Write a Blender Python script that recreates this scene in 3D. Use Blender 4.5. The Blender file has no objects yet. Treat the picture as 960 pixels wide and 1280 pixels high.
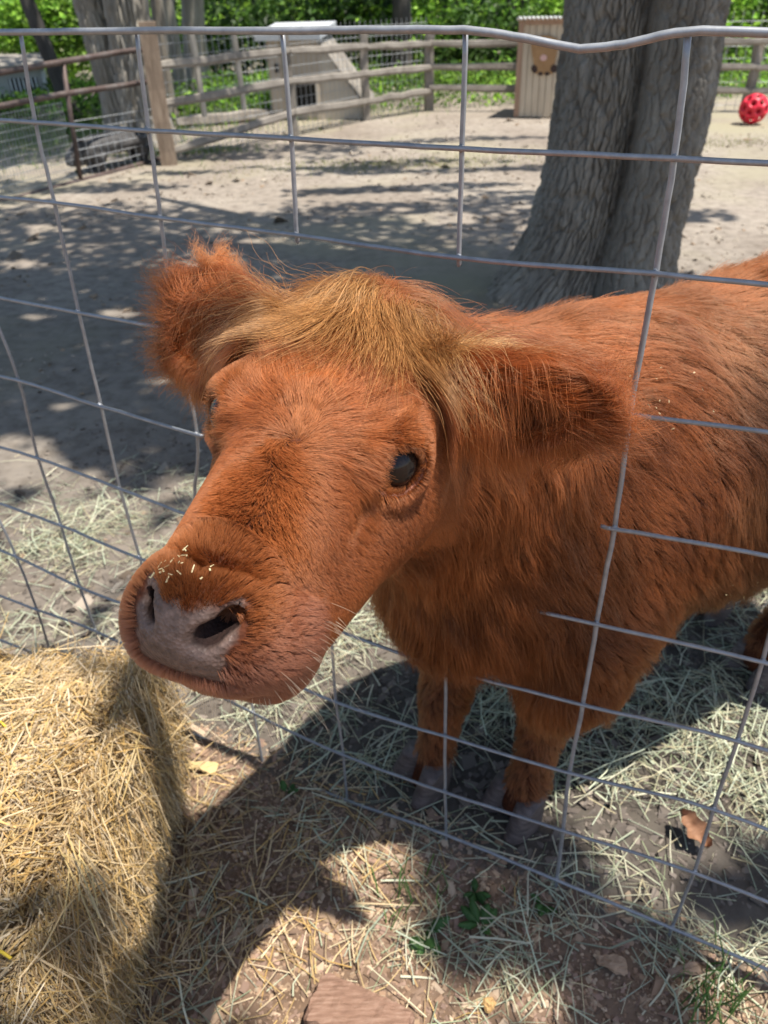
import bpy, math, random
import numpy as np
from mathutils import Vector, Matrix

random.seed(7)
rng = np.random.default_rng(11)
sc = bpy.context.scene
COL = sc.collection

# ------------------------------------------------------------------ camera
F_PX = 962.0                                   # focal length in pixels of the 960 x 1280 photograph
CAM = np.array([0.0, 0.0, 1.32])
UPC = np.array([-0.02786379, -0.82635073, -0.56246607])   # world up seen by the lens (x right, y down, z forward)
YC = np.array([0, 0, 1.0]) - UPC * UPC[2]; YC /= np.linalg.norm(YC)
XC = np.cross(YC, UPC)
M = np.stack([XC, YC, UPC])                    # lens axes -> world
cd = bpy.data.cameras.new('camera'); cam = bpy.data.objects.new('camera', cd); COL.objects.link(cam)
cam.matrix_world = Matrix(((M[0, 0], -M[0, 1], -M[0, 2], CAM[0]), (M[1, 0], -M[1, 1], -M[1, 2], CAM[1]), (M[2, 0], -M[2, 1], -M[2, 2], CAM[2]), (0, 0, 0, 1)))
cd.sensor_fit = 'HORIZONTAL'; cd.sensor_width = 36.0; cd.lens = 36.0 * F_PX / 960.0
cd.clip_start = 0.02; cd.clip_end = 600
cd.dof.use_dof = True; cd.dof.focus_distance = 0.62; cd.dof.aperture_fstop = 13.0
sc.camera = cam

# ------------------------------------------------------------------ light
SUN_EL, SUN_AZ = math.radians(73), math.radians(-26)         # azimuth measured from +X towards +Y
TO_SUN = np.array([math.cos(SUN_EL) * math.cos(SUN_AZ), math.cos(SUN_EL) * math.sin(SUN_AZ), math.sin(SUN_EL)])
w = bpy.data.worlds.new('World'); sc.world = w; w.use_nodes = True
nt = w.node_tree; bg = nt.nodes['Background']
sky = nt.nodes.new('ShaderNodeTexSky'); sky.sky_type = 'NISHITA'; sky.sun_disc = False
sky.sun_elevation = SUN_EL; sky.sun_rotation = math.pi / 2 - SUN_AZ
nt.links.new(sky.outputs['Color'], bg.inputs['Color']); bg.inputs['Strength'].default_value = 0.11
sd = bpy.data.lights.new('sun', 'SUN'); sd.energy = 4.8; sd.angle = math.radians(0.53); sd.color = (1, 0.95, 0.87)
so = bpy.data.objects.new('sun', sd); COL.objects.link(so)
so.rotation_euler = Vector(TO_SUN).to_track_quat('Z', 'Y').to_euler()
sc.view_settings.view_transform = 'Standard'; sc.view_settings.look = 'None'
sc.view_settings.exposure = 0.75; sc.view_settings.gamma = 1.0
sc.cycles.max_bounces = 8; sc.cycles.diffuse_bounces = 4; sc.cycles.transmission_bounces = 6
sc.cycles.use_denoising = True

# ------------------------------------------------------------------ picture -> place (used while laying the scene out)
def ray(px, py):
    d = M @ np.array([(px - 480) / F_PX, (py - 640) / F_PX, 1.0]); return d
def G(px, py, z=0.0):
    d = ray(px, py); return CAM + d * ((z - CAM[2]) / d[2])
def atY(px, py, y):
    d = ray(px, py); return CAM + d * (y / d[1])
def atplane(px, py, o, n):
    d = ray(px, py); return CAM + d * (np.dot(o - CAM, n) / np.dot(d, n))
def proj(p):
    c = M.T @ (np.asarray(p, float) - CAM); return 480 + F_PX * c[0] / c[2], 640 + F_PX * c[1] / c[2], c[2]
def nrm(v):
    v = np.asarray(v, float); return v / (np.linalg.norm(v) + 1e-12)

# ------------------------------------------------------------------ object helpers
def link(o, parent=None):
    COL.objects.link(o)
    if parent is not None: o.parent = parent
    return o
def thing(name, label, cat, group=None, loc=(0, 0, 0)):
    o = bpy.data.objects.new(name, None); o.empty_display_size = .1; o.location = loc
    COL.objects.link(o); o['label'] = label; o['category'] = cat
    if group: o['group'] = group
    return o
def tag(o, label=None, cat=None, group=None, kind=None):
    if label: o['label'] = label
    if cat: o['category'] = cat
    if group: o['group'] = group
    if kind: o['kind'] = kind
    return o
class MB:
    """collects verts and faces (and one colour per face) for one mesh"""
    def __init__(s): s.v = []; s.f = []; s.c = []; s.n = 0
    def add(s, v, f, c=None):
        v = np.asarray(v, float).reshape(-1, 3)
        s.v.append(v); s.f += [tuple(int(i) + s.n for i in q) for q in f]
        s.c += [c] * len(f); s.n += len(v)
    def box(s, c, size, rot=None, col=None, taper=1.0):
        x, y, z = np.array(size) / 2
        v = np.array([[-x, -y, -z], [x, -y, -z], [x, y, -z], [-x, y, -z], [-x * taper, -y * taper, z], [x * taper, -y * taper, z], [x * taper, y * taper, z], [-x * taper, y * taper, z]])
        if rot is not None: v = v @ np.asarray(rot).T
        s.add(v + np.asarray(c), [(0, 3, 2, 1), (4, 5, 6, 7), (0, 1, 5, 4), (1, 2, 6, 5), (2, 3, 7, 6), (3, 0, 4, 7)], col)
    def beam(s, a, b, wd, th, up=(0, 0, 1), col=None):
        a = np.asarray(a, float); b = np.asarray(b, float); x = nrm(b - a)
        y = np.cross(up, x); y = nrm(y); z = np.cross(x, y)
        s.box((a + b) / 2, (np.linalg.norm(b - a), th, wd), np.stack([x, y, z], 1), col)
    def tube(s, pts, rad, sides=8, cap=True, col=None):
        pts = np.asarray(pts, float); n = len(pts); rad = np.broadcast_to(rad, (n,))
        t = np.gradient(pts, axis=0); t /= np.linalg.norm(t, axis=1)[:, None] + 1e-12
        ref = np.array([0, 0, 1.0]) if abs(t[0][2]) < .9 else np.array([1.0, 0, 0])
        u = nrm(np.cross(t[0], ref)); ang = np.arange(sides) * 2 * math.pi / sides; rings = []
        for i in range(n):
            u = nrm(u - t[i] * np.dot(u, t[i])); v = np.cross(t[i], u)
            rings.append(pts[i] + rad[i] * (np.cos(ang)[:, None] * u + np.sin(ang)[:, None] * v))
        f = []
        for i in range(n - 1):
            for k in range(sides):
                k2 = (k + 1) % sides
                f.append((i * sides + k, i * sides + k2, (i + 1) * sides + k2, (i + 1) * sides + k))
        if cap:
            f.append(tuple(range(sides))[::-1]); f.append(tuple((n - 1) * sides + k for k in range(sides)))
        s.add(np.concatenate(rings), f, col)
    def build(s, name, mat=None, parent=None, smooth=True):
        me = bpy.data.meshes.new(name)
        me.from_pydata(np.concatenate(s.v).tolist() if s.v else [], [], s.f)
        if smooth: me.polygons.foreach_set('use_smooth', [True] * len(me.polygons))
        if mat: me.materials.append(mat)
        if any(c is not None for c in s.c): face_colour(me, s.c)
        return link(bpy.data.objects.new(name, me), parent)
def face_colour(me, cols):
    a = me.attributes.new('tint', 'FLOAT_COLOR', 'FACE')
    arr = np.array([(1, 1, 1, 1) if c is None else (c[0], c[1], c[2], 1) for c in cols], np.float32)
    a.data.foreach_set('color', arr.ravel())
def mesh_np(name, v, quads, mat=None, parent=None, smooth=True, tint=None, k=4):
    """fast mesh from arrays; faces all have k corners; tint is one colour per face"""
    v = np.asarray(v, np.float32).reshape(-1, 3); q = np.asarray(quads, np.int32).reshape(-1, k)
    me = bpy.data.meshes.new(name)
    me.vertices.add(len(v)); me.vertices.foreach_set('co', v.ravel())
    me.loops.add(q.size); me.loops.foreach_set('vertex_index', q.ravel())
    me.polygons.add(len(q)); me.polygons.foreach_set('loop_start', np.arange(len(q), dtype=np.int32) * k)
    me.polygons.foreach_set('loop_total', np.full(len(q), k, np.int32))
    me.update(calc_edges=True); me.validate()
    me.polygons.foreach_set('use_smooth', np.full(len(q), smooth))
    if mat: me.materials.append(mat)
    if tint is not None:
        a = me.attributes.new('tint', 'FLOAT_COLOR', 'FACE')
        t = np.ones((len(q), 4), np.float32); t[:, :3] = tint; a.data.foreach_set('color', t.ravel())
    return link(bpy.data.objects.new(name, me), parent)

# ------------------------------------------------------------------ materials
def mat(name, col=(.5, .5, .5), rough=.7, metal=0.0, spec=.3):
    m = bpy.data.materials.new(name); m.use_nodes = True
    b = m.node_tree.nodes['Principled BSDF']
    b.inputs['Base Color'].default_value = (*col, 1); b.inputs['Roughness'].default_value = rough
    b.inputs['Metallic'].default_value = metal; b.inputs['Specular IOR Level'].default_value = spec
    return m
def N_(m, t, **kw):
    n = m.node_tree.nodes.new(t)
    for k, v in kw.items(): setattr(n, k, v)
    return n
def L_(m, a, b): m.node_tree.links.new(a, b)
def ramp(m, stops):
    r = N_(m, 'ShaderNodeValToRGB'); e = r.color_ramp.elements
    while len(e) < len(stops): e.new(.5)
    for i, (p, c) in enumerate(stops): e[i].position = p; e[i].color = (*c, 1)
    return r
def noise_mat(name, stops, scale=8, rough=.8, stretch=(1, 1, 1), bump=.3, bscale=None, detail=6, metal=0.0, dist=.01, coord='Object', tint=False, spec=.3):
    m = mat(name, rough=rough, metal=metal, spec=spec); b = m.node_tree.nodes['Principled BSDF']
    tc = N_(m, 'ShaderNodeTexCoord'); mp = N_(m, 'ShaderNodeMapping'); mp.inputs['Scale'].default_value = stretch
    L_(m, tc.outputs[coord], mp.inputs['Vector'])
    n = N_(m, 'ShaderNodeTexNoise'); n.inputs['Scale'].default_value = scale; n.inputs['Detail'].default_value = detail
    n.inputs['Roughness'].default_value = .65
    L_(m, mp.outputs[0], n.inputs['Vector']); r = ramp(m, stops); L_(m, n.outputs['Fac'], r.inputs[0])
    if tint:
        a = N_(m, 'ShaderNodeAttribute', attribute_name='tint'); mx = N_(m, 'ShaderNodeMix', data_type='RGBA', blend_type='MULTIPLY')
        mx.inputs[0].default_value = 1; L_(m, r.outputs[0], mx.inputs[6]); L_(m, a.outputs['Color'], mx.inputs[7]); L_(m, mx.outputs[2], b.inputs['Base Color'])
    else: L_(m, r.outputs[0], b.inputs['Base Color'])
    if bump:
        n2 = N_(m, 'ShaderNodeTexNoise'); n2.inputs['Scale'].default_value = bscale or scale * 2; n2.inputs['Detail'].default_value = 8
        L_(m, mp.outputs[0], n2.inputs['Vector']); bp = N_(m, 'ShaderNodeBump'); bp.inputs['Strength'].default_value = bump; bp.inputs['Distance'].default_value = dist
        L_(m, n2.outputs['Fac'], bp.inputs['Height']); L_(m, bp.outputs[0], b.inputs['Normal'])
    return m
def tint_mat(name, rough=.6, trans=0.0, spec=.3, hue=0.0):
    m = mat(name, rough=rough, spec=spec); b = m.node_tree.nodes['Principled BSDF']
    a = N_(m, 'ShaderNodeAttribute', attribute_name='tint'); L_(m, a.outputs['Color'], b.inputs['Base Color'])
    if trans:
        o = m.node_tree.nodes['Material Output']; tr = N_(m, 'ShaderNodeBsdfTranslucent'); mx = N_(m, 'ShaderNodeMixShader'); mx.inputs[0].default_value = trans
        L_(m, a.outputs['Color'], tr.inputs['Color']); L_(m, b.outputs[0], mx.inputs[1]); L_(m, tr.outputs[0], mx.inputs[2]); L_(m, mx.outputs[0], o.inputs['Surface'])
    return m

m_wire = noise_mat('galvanised_wire', [(.3, (.26, .27, .285)), (.7, (.39, .40, .415))], scale=60, rough=.42, metal=.4, bump=.05, dist=.0005)
m_leaf = tint_mat('leaf', rough=.5, trans=.4)
m_straw = tint_mat('straw', rough=.55, trans=.12, spec=.35)
m_hay = tint_mat('hay', rough=.65, trans=.12, spec=.25)
# ------------------------------------------------------------------ ground sheet out to the horizon
def value_noise(x, y, seed=0, per=0):
    x = np.asarray(x, float); y = np.asarray(y, float); xi = np.floor(x).astype(np.int64); yi = np.floor(y).astype(np.int64); fx = x - xi; fy = y - yi
    fx = fx * fx * (3 - 2 * fx); fy = fy * fy * (3 - 2 * fy)
    def hsh(a, b):
        if per: a = np.mod(a, per)
        h = (a * 374761393 + b * 668265263 + seed * 144269) & 0x7fffffff; h = (h ^ (h >> 13)) * 1274126177 & 0x7fffffff; return ((h ^ (h >> 16)) & 0xffff) / 65535.0
    return (hsh(xi, yi) * (1 - fx) + hsh(xi + 1, yi) * fx) * (1 - fy) + (hsh(xi, yi + 1) * (1 - fx) + hsh(xi + 1, yi + 1) * fx) * fy
def fbm(x, y, seed=0, oct=4):
    o = 0; a = .5
    for k in range(oct): o = o + a * value_noise(x * 2 ** k, y * 2 ** k, seed + k); a *= .5
    return o / (1 - .5 ** oct)
def ground_z(x, y):
    near = np.exp(-((np.asarray(y) - 1.2) / 3.0) ** 2) * np.exp(-(np.asarray(x) / 3.0) ** 2)
    return .012 * (fbm(np.asarray(x) * 3, np.asarray(y) * 3, 3) - .62) * near + (fbm(np.asarray(x) * 22, np.asarray(y) * 22, 9, 3) - .5) * .012 * near - .004
def _ax(lo, hi, flo, fhi, st, g):
    a = list(np.arange(flo, fhi, st)); s = st
    while a[-1] < hi: s *= g; a.append(a[-1] + s)
    s = st; b = []
    x = flo
    while x > lo: s *= g; x -= s; b.append(x)
    return np.array(b[::-1] + a)
gx = _ax(-300, 300, -1.2, 1.4, .012, 1.07); gy = _ax(-300, 400, .35, 2.4, .012, 1.06)
GXX, GYY = np.meshgrid(gx, gy, indexing='ij'); nxx, nyy = GXX.shape
gi = np.arange(nxx * nyy).reshape(nxx, nyy)
m_dirt = mat('dirt', rough=.92, spec=.15); _b = m_dirt.node_tree.nodes['Principled BSDF']
_tc = N_(m_dirt, 'ShaderNodeTexCoord')
def _noise(sc_, det=6, stretch=None):
    n = N_(m_dirt, 'ShaderNodeTexNoise'); n.inputs['Scale'].default_value = sc_; n.inputs['Detail'].default_value = det; n.inputs['Roughness'].default_value = .62
    L_(m_dirt, _tc.outputs['Object'], n.inputs['Vector']); return n
_n1 = _noise(.9, 5); _n2 = _noise(14, 8); _n3 = _noise(.35, 4); _n4 = _noise(120, 3)
_r1 = ramp(m_dirt, [(.30, (.26, .208, .165)), (.52, (.335, .278, .225)), (.72, (.41, .348, .283))]); L_(m_dirt, _n1.outputs['Fac'], _r1.inputs[0])
_r2 = ramp(m_dirt, [(.3, (.62, .60, .58)), (.55, (1, 1, 1)), (.8, (1.2, 1.18, 1.12))]); L_(m_dirt, _n2.outputs['Fac'], _r2.inputs[0])
_mx = N_(m_dirt, 'ShaderNodeMix', data_type='RGBA', blend_type='MULTIPLY'); _mx.inputs[0].default_value = 1; L_(m_dirt, _r1.outputs[0], _mx.inputs[6]); L_(m_dirt, _r2.outputs[0], _mx.inputs[7])
_r3 = ramp(m_dirt, [(.50, (0, 0, 0)), (.64, (1, 1, 1))]); L_(m_dirt, _n3.outputs['Fac'], _r3.inputs[0])
_mg = N_(m_dirt, 'ShaderNodeMix', data_type='RGBA'); L_(m_dirt, _r3.outputs[0], _mg.inputs[0]); L_(m_dirt, _mx.outputs[2], _mg.inputs[6]); _mg.inputs[7].default_value = (.34, .295, .20, 1)
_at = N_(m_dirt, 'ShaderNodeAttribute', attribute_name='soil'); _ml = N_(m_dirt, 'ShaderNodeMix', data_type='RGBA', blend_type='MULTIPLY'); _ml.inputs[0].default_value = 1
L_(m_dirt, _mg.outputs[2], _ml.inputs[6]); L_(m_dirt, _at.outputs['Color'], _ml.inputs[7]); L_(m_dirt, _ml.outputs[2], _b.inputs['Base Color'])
_bp = N_(m_dirt, 'ShaderNodeBump'); _bp.inputs['Strength'].default_value = .6; _bp.inputs['Distance'].default_value = .012; L_(m_dirt, _n2.outputs['Fac'], _bp.inputs['Height'])
_bp2 = N_(m_dirt, 'ShaderNodeBump'); _bp2.inputs['Strength'].default_value = .5; _bp2.inputs['Distance'].default_value = .004; L_(m_dirt, _n4.outputs['Fac'], _bp2.inputs['Height']); L_(m_dirt, _bp.outputs[0], _bp2.inputs['Normal']); L_(m_dirt, _bp2.outputs[0], _b.inputs['Normal'])
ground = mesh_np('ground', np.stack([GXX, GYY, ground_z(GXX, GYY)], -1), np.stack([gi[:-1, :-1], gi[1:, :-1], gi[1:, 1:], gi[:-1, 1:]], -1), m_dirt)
# soil colour darker where the calf stands, brown mulch on our side of the wire
def side_of_fence(x, y): return (np.asarray(x) - FO_[0]) * FN_[0] + (np.asarray(y) - FO_[1]) * FN_[1]       # > 0 on our side
FO_ = np.array([-0.44795946, 1.12537324]); FN_ = np.array([-0.469127599, -0.883130396])
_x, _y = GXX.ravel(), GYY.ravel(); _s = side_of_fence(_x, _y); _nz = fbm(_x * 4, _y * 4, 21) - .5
_mul = np.clip((_s + .08 * _nz + .03) / .08, 0, 1)[:, None]; _dark_soil = (np.exp(-((_x - .35) / .75) ** 2 - ((_y - 1.05) / .45) ** 2) * (1 - _mul[:, 0]))[:, None]
_soil = np.ones((len(_x), 3)) * (.90 - .26 * np.clip((5.2 - _y) / 1.6, 0, 1))[:, None] * np.array([.97, 1, 1.02]); _soil *= 1 - _dark_soil * np.array([.66, .66, .66]); _soil = _soil * (1 - _mul) + np.array([.62, .50, .42]) * _mul
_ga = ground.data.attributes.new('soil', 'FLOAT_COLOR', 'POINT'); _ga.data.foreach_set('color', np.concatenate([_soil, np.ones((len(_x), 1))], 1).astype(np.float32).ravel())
tag(ground, 'bare trodden dirt of the animal yard', None, None, 'structure')

# ------------------------------------------------------------------ loose strands
def strands(P, D, Ln, W, bend, cols, name, m, parent=None, up=None, seg=2):
    """bent three-sided stalks; P start, D unit direction, bend = sideways/vertical bow"""
    n = len(P); r = np.random.default_rng(n); t = np.linspace(0, 1, seg + 1)
    side = np.cross(D, np.array([0, 0, 1.0])); side /= np.linalg.norm(side, axis=1)[:, None] + 1e-6; upv = np.cross(side, D)
    bw = r.normal(size=(n, 2)) * bend[:, None] * Ln[:, None]
    V = []
    for k in t:
        c = P + D * (Ln * k)[:, None] + (side * bw[:, :1] + upv * np.abs(bw[:, 1:]) * .6) * (4 * k * (1 - k))
        for a in range(3):
            an = 2 * math.pi * a / 3 + r.uniform(0, 6) * 0
            V.append(c + (side * math.cos(an) + upv * math.sin(an) * .55) * W[:, None] * (1 - .35 * k))
    V = np.stack(V, 1); base = (np.arange(n) * 3 * (seg + 1))[:, None]
    Q = np.array([(s * 3 + a, s * 3 + (a + 1) % 3, s * 3 + 3 + (a + 1) % 3, s * 3 + 3 + a) for s in range(seg) for a in range(3)])
    q = (base[:, :, None] + Q[None]).reshape(-1, 4)
    return mesh_np(name, V.reshape(-1, 3), q, m, parent, smooth=False, tint=np.repeat(cols, len(Q), 0))
def scatter(n, x0, x1, y0, y1, dens, seed):
    r = np.random.default_rng(seed); x = r.uniform(x0, x1, n); y = r.uniform(y0, y1, n); d = np.clip(dens(x, y), 0, 1); k = r.uniform(size=n) < d
    return x[k], y[k], r
def gauss(x, y, c, sx, sy): return np.exp(-((x - c[0]) / sx) ** 2 - ((y - c[1]) / sy) ** 2)
def hay_density(x, y):
    s = side_of_fence(x, y); inside = np.clip((-s + .07) / .05, 0, 1)
    cl = fbm(x * 7, y * 7, 31); d = 0
    d = d + 1.1 * gauss(x, y, G(470, 900), .34, .20) * inside + .8 * gauss(x, y, G(650, 850), .4, .25) * inside
    d = d + .95 * gauss(x, y, G(860, 1010), .34, .22) * inside + .8 * gauss(x, y, G(900, 810), .5, .3) * inside
    d = d + 1.0 * gauss(x, y, G(90, 700), .45, .30) * inside + .6 * gauss(x, y, G(230, 640), .18, .2) * inside + .5 * gauss(x, y, G(440, 800), .3, .3) * inside
    d = d + .27 * np.clip(s / .05, 0, 1) * (x > -.40) + .65 * gauss(x, y, G(620, 1180), .16, .10) + .6 * gauss(x, y, G(880, 1200), .22, .10)
    return d * np.clip((cl - .40) / .20, .10, 1) * (1 - .6 * gauss(x, y, G(640, 1020), .07, .05)) * (1 - .5 * gauss(x, y, G(525, 970), .06, .05)) * (1 - .6 * gauss(x, y, G(740, 935), .07, .06))
def lay_hay(n, seed, name, lenr, wr, pal, label, dens=hay_density, box=(-1.5, 1.9, .35, 2.6), zl=.035, m=None):
    x, y, r = scatter(n, *box, dens, seed); k = len(x); a = r.uniform(0, 2 * math.pi, k); el = r.normal(.03, .16, k)
    D = np.stack([np.cos(a) * np.cos(el), np.sin(a) * np.cos(el), np.sin(el)], 1); Ln = r.uniform(*lenr, k) * r.uniform(.5, 1.2, k)
    z = ground_z(x, y) + r.uniform(.001, 1, k) ** 1.6 * zl * np.clip(dens(x, y), .2, 1) + .5 * Ln * np.abs(np.sin(el)) * (el < 0)
    P = np.stack([x, y, z], 1) - D * (Ln / 2)[:, None] * [1, 1, 0]; P[:, 2] = np.maximum(P[:, 2], .002)
    pal = np.array(pal); c = pal[r.integers(0, len(pal), k)] * r.uniform(.75, 1.2, (k, 1))
    return tag(strands(P, D, Ln, r.uniform(*wr, k), np.abs(r.normal(.0, .07, k)), c, name, m or m_hay), label, None, None, 'stuff')
HAYC = [(.46, .46, .31), (.36, .40, .27), (.52, .50, .32), (.40, .43, .32), (.57, .53, .36), (.30, .34, .20), (.50, .43, .26)]
lay_hay(42000, 41, 'hay', (.03, .12), (.0006, .0014), HAYC, 'pale green hay strewn under the calf and along the fence')
lay_hay(9000, 42, 'hay', (.05, .15), (.0012, .0024), [(.52, .54, .38), (.46, .50, .36), (.58, .55, .40)], 'broad pale hay stems lying on the finer hay', zl=.055)
# crumbled mulch, chips and soil crumbs on our side of the wire, clods under the calf
def crumbs(n, seed, name, label, dens, size, pal, m, box):
    x, y, r = scatter(n, *box, dens, seed); k = len(x); s = r.lognormal(0, .55, k) * size
    base = np.array([[-1, -1, -.3], [1, -1, -.4], [1, 1, -.3], [-1, 1, -.4], [-.7, -.8, .5], [.9, -.6, .35], [.6, .9, .55], [-.9, .7, .3]])
    a = r.uniform(0, 6.28, k); sx = s * r.uniform(.6, 1.9, k); sy = s * r.uniform(.5, 1.1, k); sz = s * r.uniform(.3, .8, k); tl = r.normal(0, .35, (k, 2))
    B = base[None] * (1 + r.normal(0, .18, (k, 8, 3))) * np.stack([sx, sy, sz], 1)[:, None]
    B[:, :, 2] += B[:, :, 0] * tl[:, :1] + B[:, :, 1] * tl[:, 1:]
    ca, sa = np.cos(a)[:, None], np.sin(a)[:, None]; X = B[:, :, 0] * ca - B[:, :, 1] * sa; Y = B[:, :, 0] * sa + B[:, :, 1] * ca
    V = np.stack([X + x[:, None], Y + y[:, None], B[:, :, 2] + (ground_z(x, y) + sz * .35)[:, None]], -1)
    Q = np.array([(0, 3, 2, 1), (4, 5, 6, 7), (0, 1, 5, 4), (1, 2, 6, 5), (2, 3, 7, 6), (3, 0, 4, 7)]); q = (np.arange(k) * 8)[:, None, None] + Q[None]
    pal = np.array(pal); c = pal[r.integers(0, len(pal), k)] * r.uniform(.7, 1.25, (k, 1))
    return tag(mesh_np(name, V.reshape(-1, 3), q.reshape(-1, 4), m, smooth=False, tint=np.repeat(c, 6, 0)), label, None, None, 'stuff')
m_crumb = tint_mat('mulch_crumb', rough=.85, spec=.15)
def our_side(x, y): return np.clip((side_of_fence(x, y) + .06 + .1 * (fbm(x * 6, y * 6, 5) - .5)) / .08, 0, 1) * (x > -.42) * (.35 + .65 * fbm(x * 9, y * 9, 15))
crumbs(60000, 51, 'mulch', 'brown wood mulch crumbs on the ground in front of the fence', our_side, .0021, [(.27, .175, .115), (.36, .25, .165), (.20, .135, .095), (.44, .33, .23), (.30, .20, .15)], m_crumb, (-.45, 1.1, .36, 1.15))
def clods(x, y): return np.clip((-side_of_fence(x, y)) / .1, 0, 1) * (.15 + .85 * np.exp(-((x - .3) / 1.0) ** 2 - ((y - 1.2) / .6) ** 2)) * (.4 + .8 * fbm(x * 5, y * 5, 61))
crumbs(60000, 52, 'soil_clods', 'dark soil clods trodden under the calf', clods, .0034, [(.15, .125, .105), (.20, .165, .135), (.11, .09, .075)], m_crumb, (-1.2, 1.8, .7, 2.6))

def yard_bits(x, y): return (y > 1.5) * np.clip(1.2 - y / 11, .2, 1) * sstep_(.35, .6, fbm(x * 1.3, y * 1.3, 66))
def sstep_(a, b, x): t = np.clip((x - a) / (b - a), 0, 1); return t * t * (3 - 2 * t)
crumbs(26000, 53, 'yard_litter', 'small clods, bark bits and dead leaf scraps strewn over the yard', yard_bits, .0062, [(.20, .165, .13), (.30, .25, .20), (.15, .115, .085), (.26, .19, .13), (.36, .31, .25)], m_crumb, (-4.5, 5.5, 1.5, 10.5))
# ------------------------------------------------------------------ welded wire panel between us and the calf
FO = np.array([-0.44795946, 1.12537324, 0.0]); FX = np.array([0.883130396, -0.469127599, 0.0]); FN = np.array([-0.469127599, -0.883130396, 0.0])
ROWH = [1.284, 1.186, 1.083, .930, .779, .628, .478, .322, .176, .014]
NODE = {(0, 0): (22, 42), (0, 1): (40, 153), (0, 2): (64, 253), (0, 3): (95, 390), (0, 4): (123, 507), (0, 5): (147, 610), (0, 6): (172, 697),
        (-1, 4): (20, 475), (-1, 5): (44, 572), (-1, 6): (73, 656), (-1, 7): (97, 733), (-1, 8): (117, 788), (-2, 7): (17, 695), (-2, 8): (43, 761),
        (1, 0): (167, 40), (1, 1): (182, 163), (1, 2): (198, 272), (1, 4): (244, 543), (1, 9): (327, 958), (1, 5): (243, 646), (1, 3): (214, 412),
        (2, 0): (349, 38), (2, 1): (361, 173), (2, 2): (368, 294), (2, 7): (418, 877), (2, 8): (427, 943), (2, 9): (432, 1000),
        (3, 0): (580, 38), (3, 1): (575, 186), (3, 2): (572, 322), (3, 6): (556, 835), (3, 7): (555, 920), (3, 8): (555, 990), (3, 9): (556, 1043),
        (4, 0): (860, 40), (4, 1): (842, 198), (4, 2): (818, 342), (4, 3): (787, 518), (4, 4): (767, 661), (4, 5): (745, 780), (4, 6): (728, 881),
        (4, 7): (711, 966), (4, 8): (703, 1038), (4, 9): (695, 1100), (5, 6): (922, 926), (5, 7): (892, 1012), (5, 8): (868, 1091), (5, 9): (840, 1160),
        (5, 3): (1010, 548), (5, 4): (985, 700), (5, 5): (953, 828), (3, 5): (557, 738)}
RES = {}
for (c, r), p in NODE.items():
    q = atplane(p[0], p[1], FO, FN); m0 = FO + FX * c * .2032 + np.array([0, 0, ROWH[r]]); RES[(c, r)] = q - m0
def node(c, r):
    if (c, r) in RES: d = RES[(c, r)]
    else:
        ws = 0; d = np.zeros(3)
        for (c2, r2), v in RES.items():
            wt = 1.0 / ((c - c2) ** 2 + (r - r2) ** 2 * 1.2) ** 1.7; ws += wt; d = d + v * wt
        d = d / ws
    return FO + FX * c * .2032 + np.array([0, 0, ROWH[r]]) + d
def spline(pts, per=6):
    pts = np.asarray(pts, float)
    if len(pts) < 3:
        return np.array([pts[0] + (pts[-1] - pts[0]) * t for t in np.linspace(0, 1, per + 1)])
    P = np.concatenate([[2 * pts[0] - pts[1]], pts, [2 * pts[-1] - pts[-2]]]); out = []
    for i in range(1, len(P) - 2):
        for t in np.arange(per) / per:
            a, b, c, d = P[i - 1], P[i], P[i + 1], P[i + 2]
            out.append(.5 * (2 * b + (c - a) * t + (2 * a - 5 * b + 4 * c - d) * t * t + (3 * b - a - 3 * c + d) * t ** 3))
    out.append(pts[-1]); return np.array(out)
fence = thing('wire_fence', 'welded wire fence panel with a sagging top wire and a hole around the calf', 'wire fence', loc=tuple(FO))
bpy.context.view_layer.update()
FMI = np.array([-FO[0], -FO[1], 0])
CMIN, CMAX = -8, 9
def wire(name, pts, r):
    mb = MB(); p = spline(pts, 5) + FMI
    p = p + rng.normal(0, .0003, p.shape); mb.tube(p, r, 8); return mb.build(name, m_wire, fence)
TOP = [(-260, 55), (-120, 46), (0, 40.5), (150, 39), (350, 38.5), (480, 37), (580, 38), (655, 48), (725, 60.5), (780, 55), (860, 39.5), (960, 40), (1120, 46)]
wire('horizontal_wire', [node(c, 0) for c in range(CMIN, -1)] + [atplane(x, y, FO, FN) for x, y in TOP] + [node(c, 0) for c in range(6, CMAX + 1)], .0037)
for r in range(1, 10):
    rad = .0027 if r < 9 else .0030
    if r in (3, 4):
        wire('horizontal_wire', [node(c, r) for c in range(CMIN, 2)] + [node(1, r) + FX * .005], rad)
        wire('horizontal_wire', [node(4, r) - FX * .004] + [node(c, r) for c in range(4, CMAX + 1)], rad)
    else:
        wire('horizontal_wire', [node(c, r) for c in range(CMIN, CMAX + 1)], rad)
BK = -FN * .0050                                    # the uprights are welded on the far side
for c in range(CMIN, CMAX + 1):
    rad = .0027 if c != 4 else .0033
    if c in (2, 3):
        wire('vertical_wire', [node(c, r) + BK for r in range(0, 3)] + [node(c, 2) + BK - np.array([0, 0, .006])], rad)
        wire('vertical_wire', [node(c, 5) + BK + np.array([0, 0, .006])] + [node(c, r) + BK for r in range(5, 10)] + [node(c, 9) + BK - np.array([0, 0, .03])], rad)
    else:
        wire('vertical_wire', [node(c, r) + BK for r in range(0, 10)] + [node(c, 9) + BK - np.array([0, 0, .03])], rad)

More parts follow.
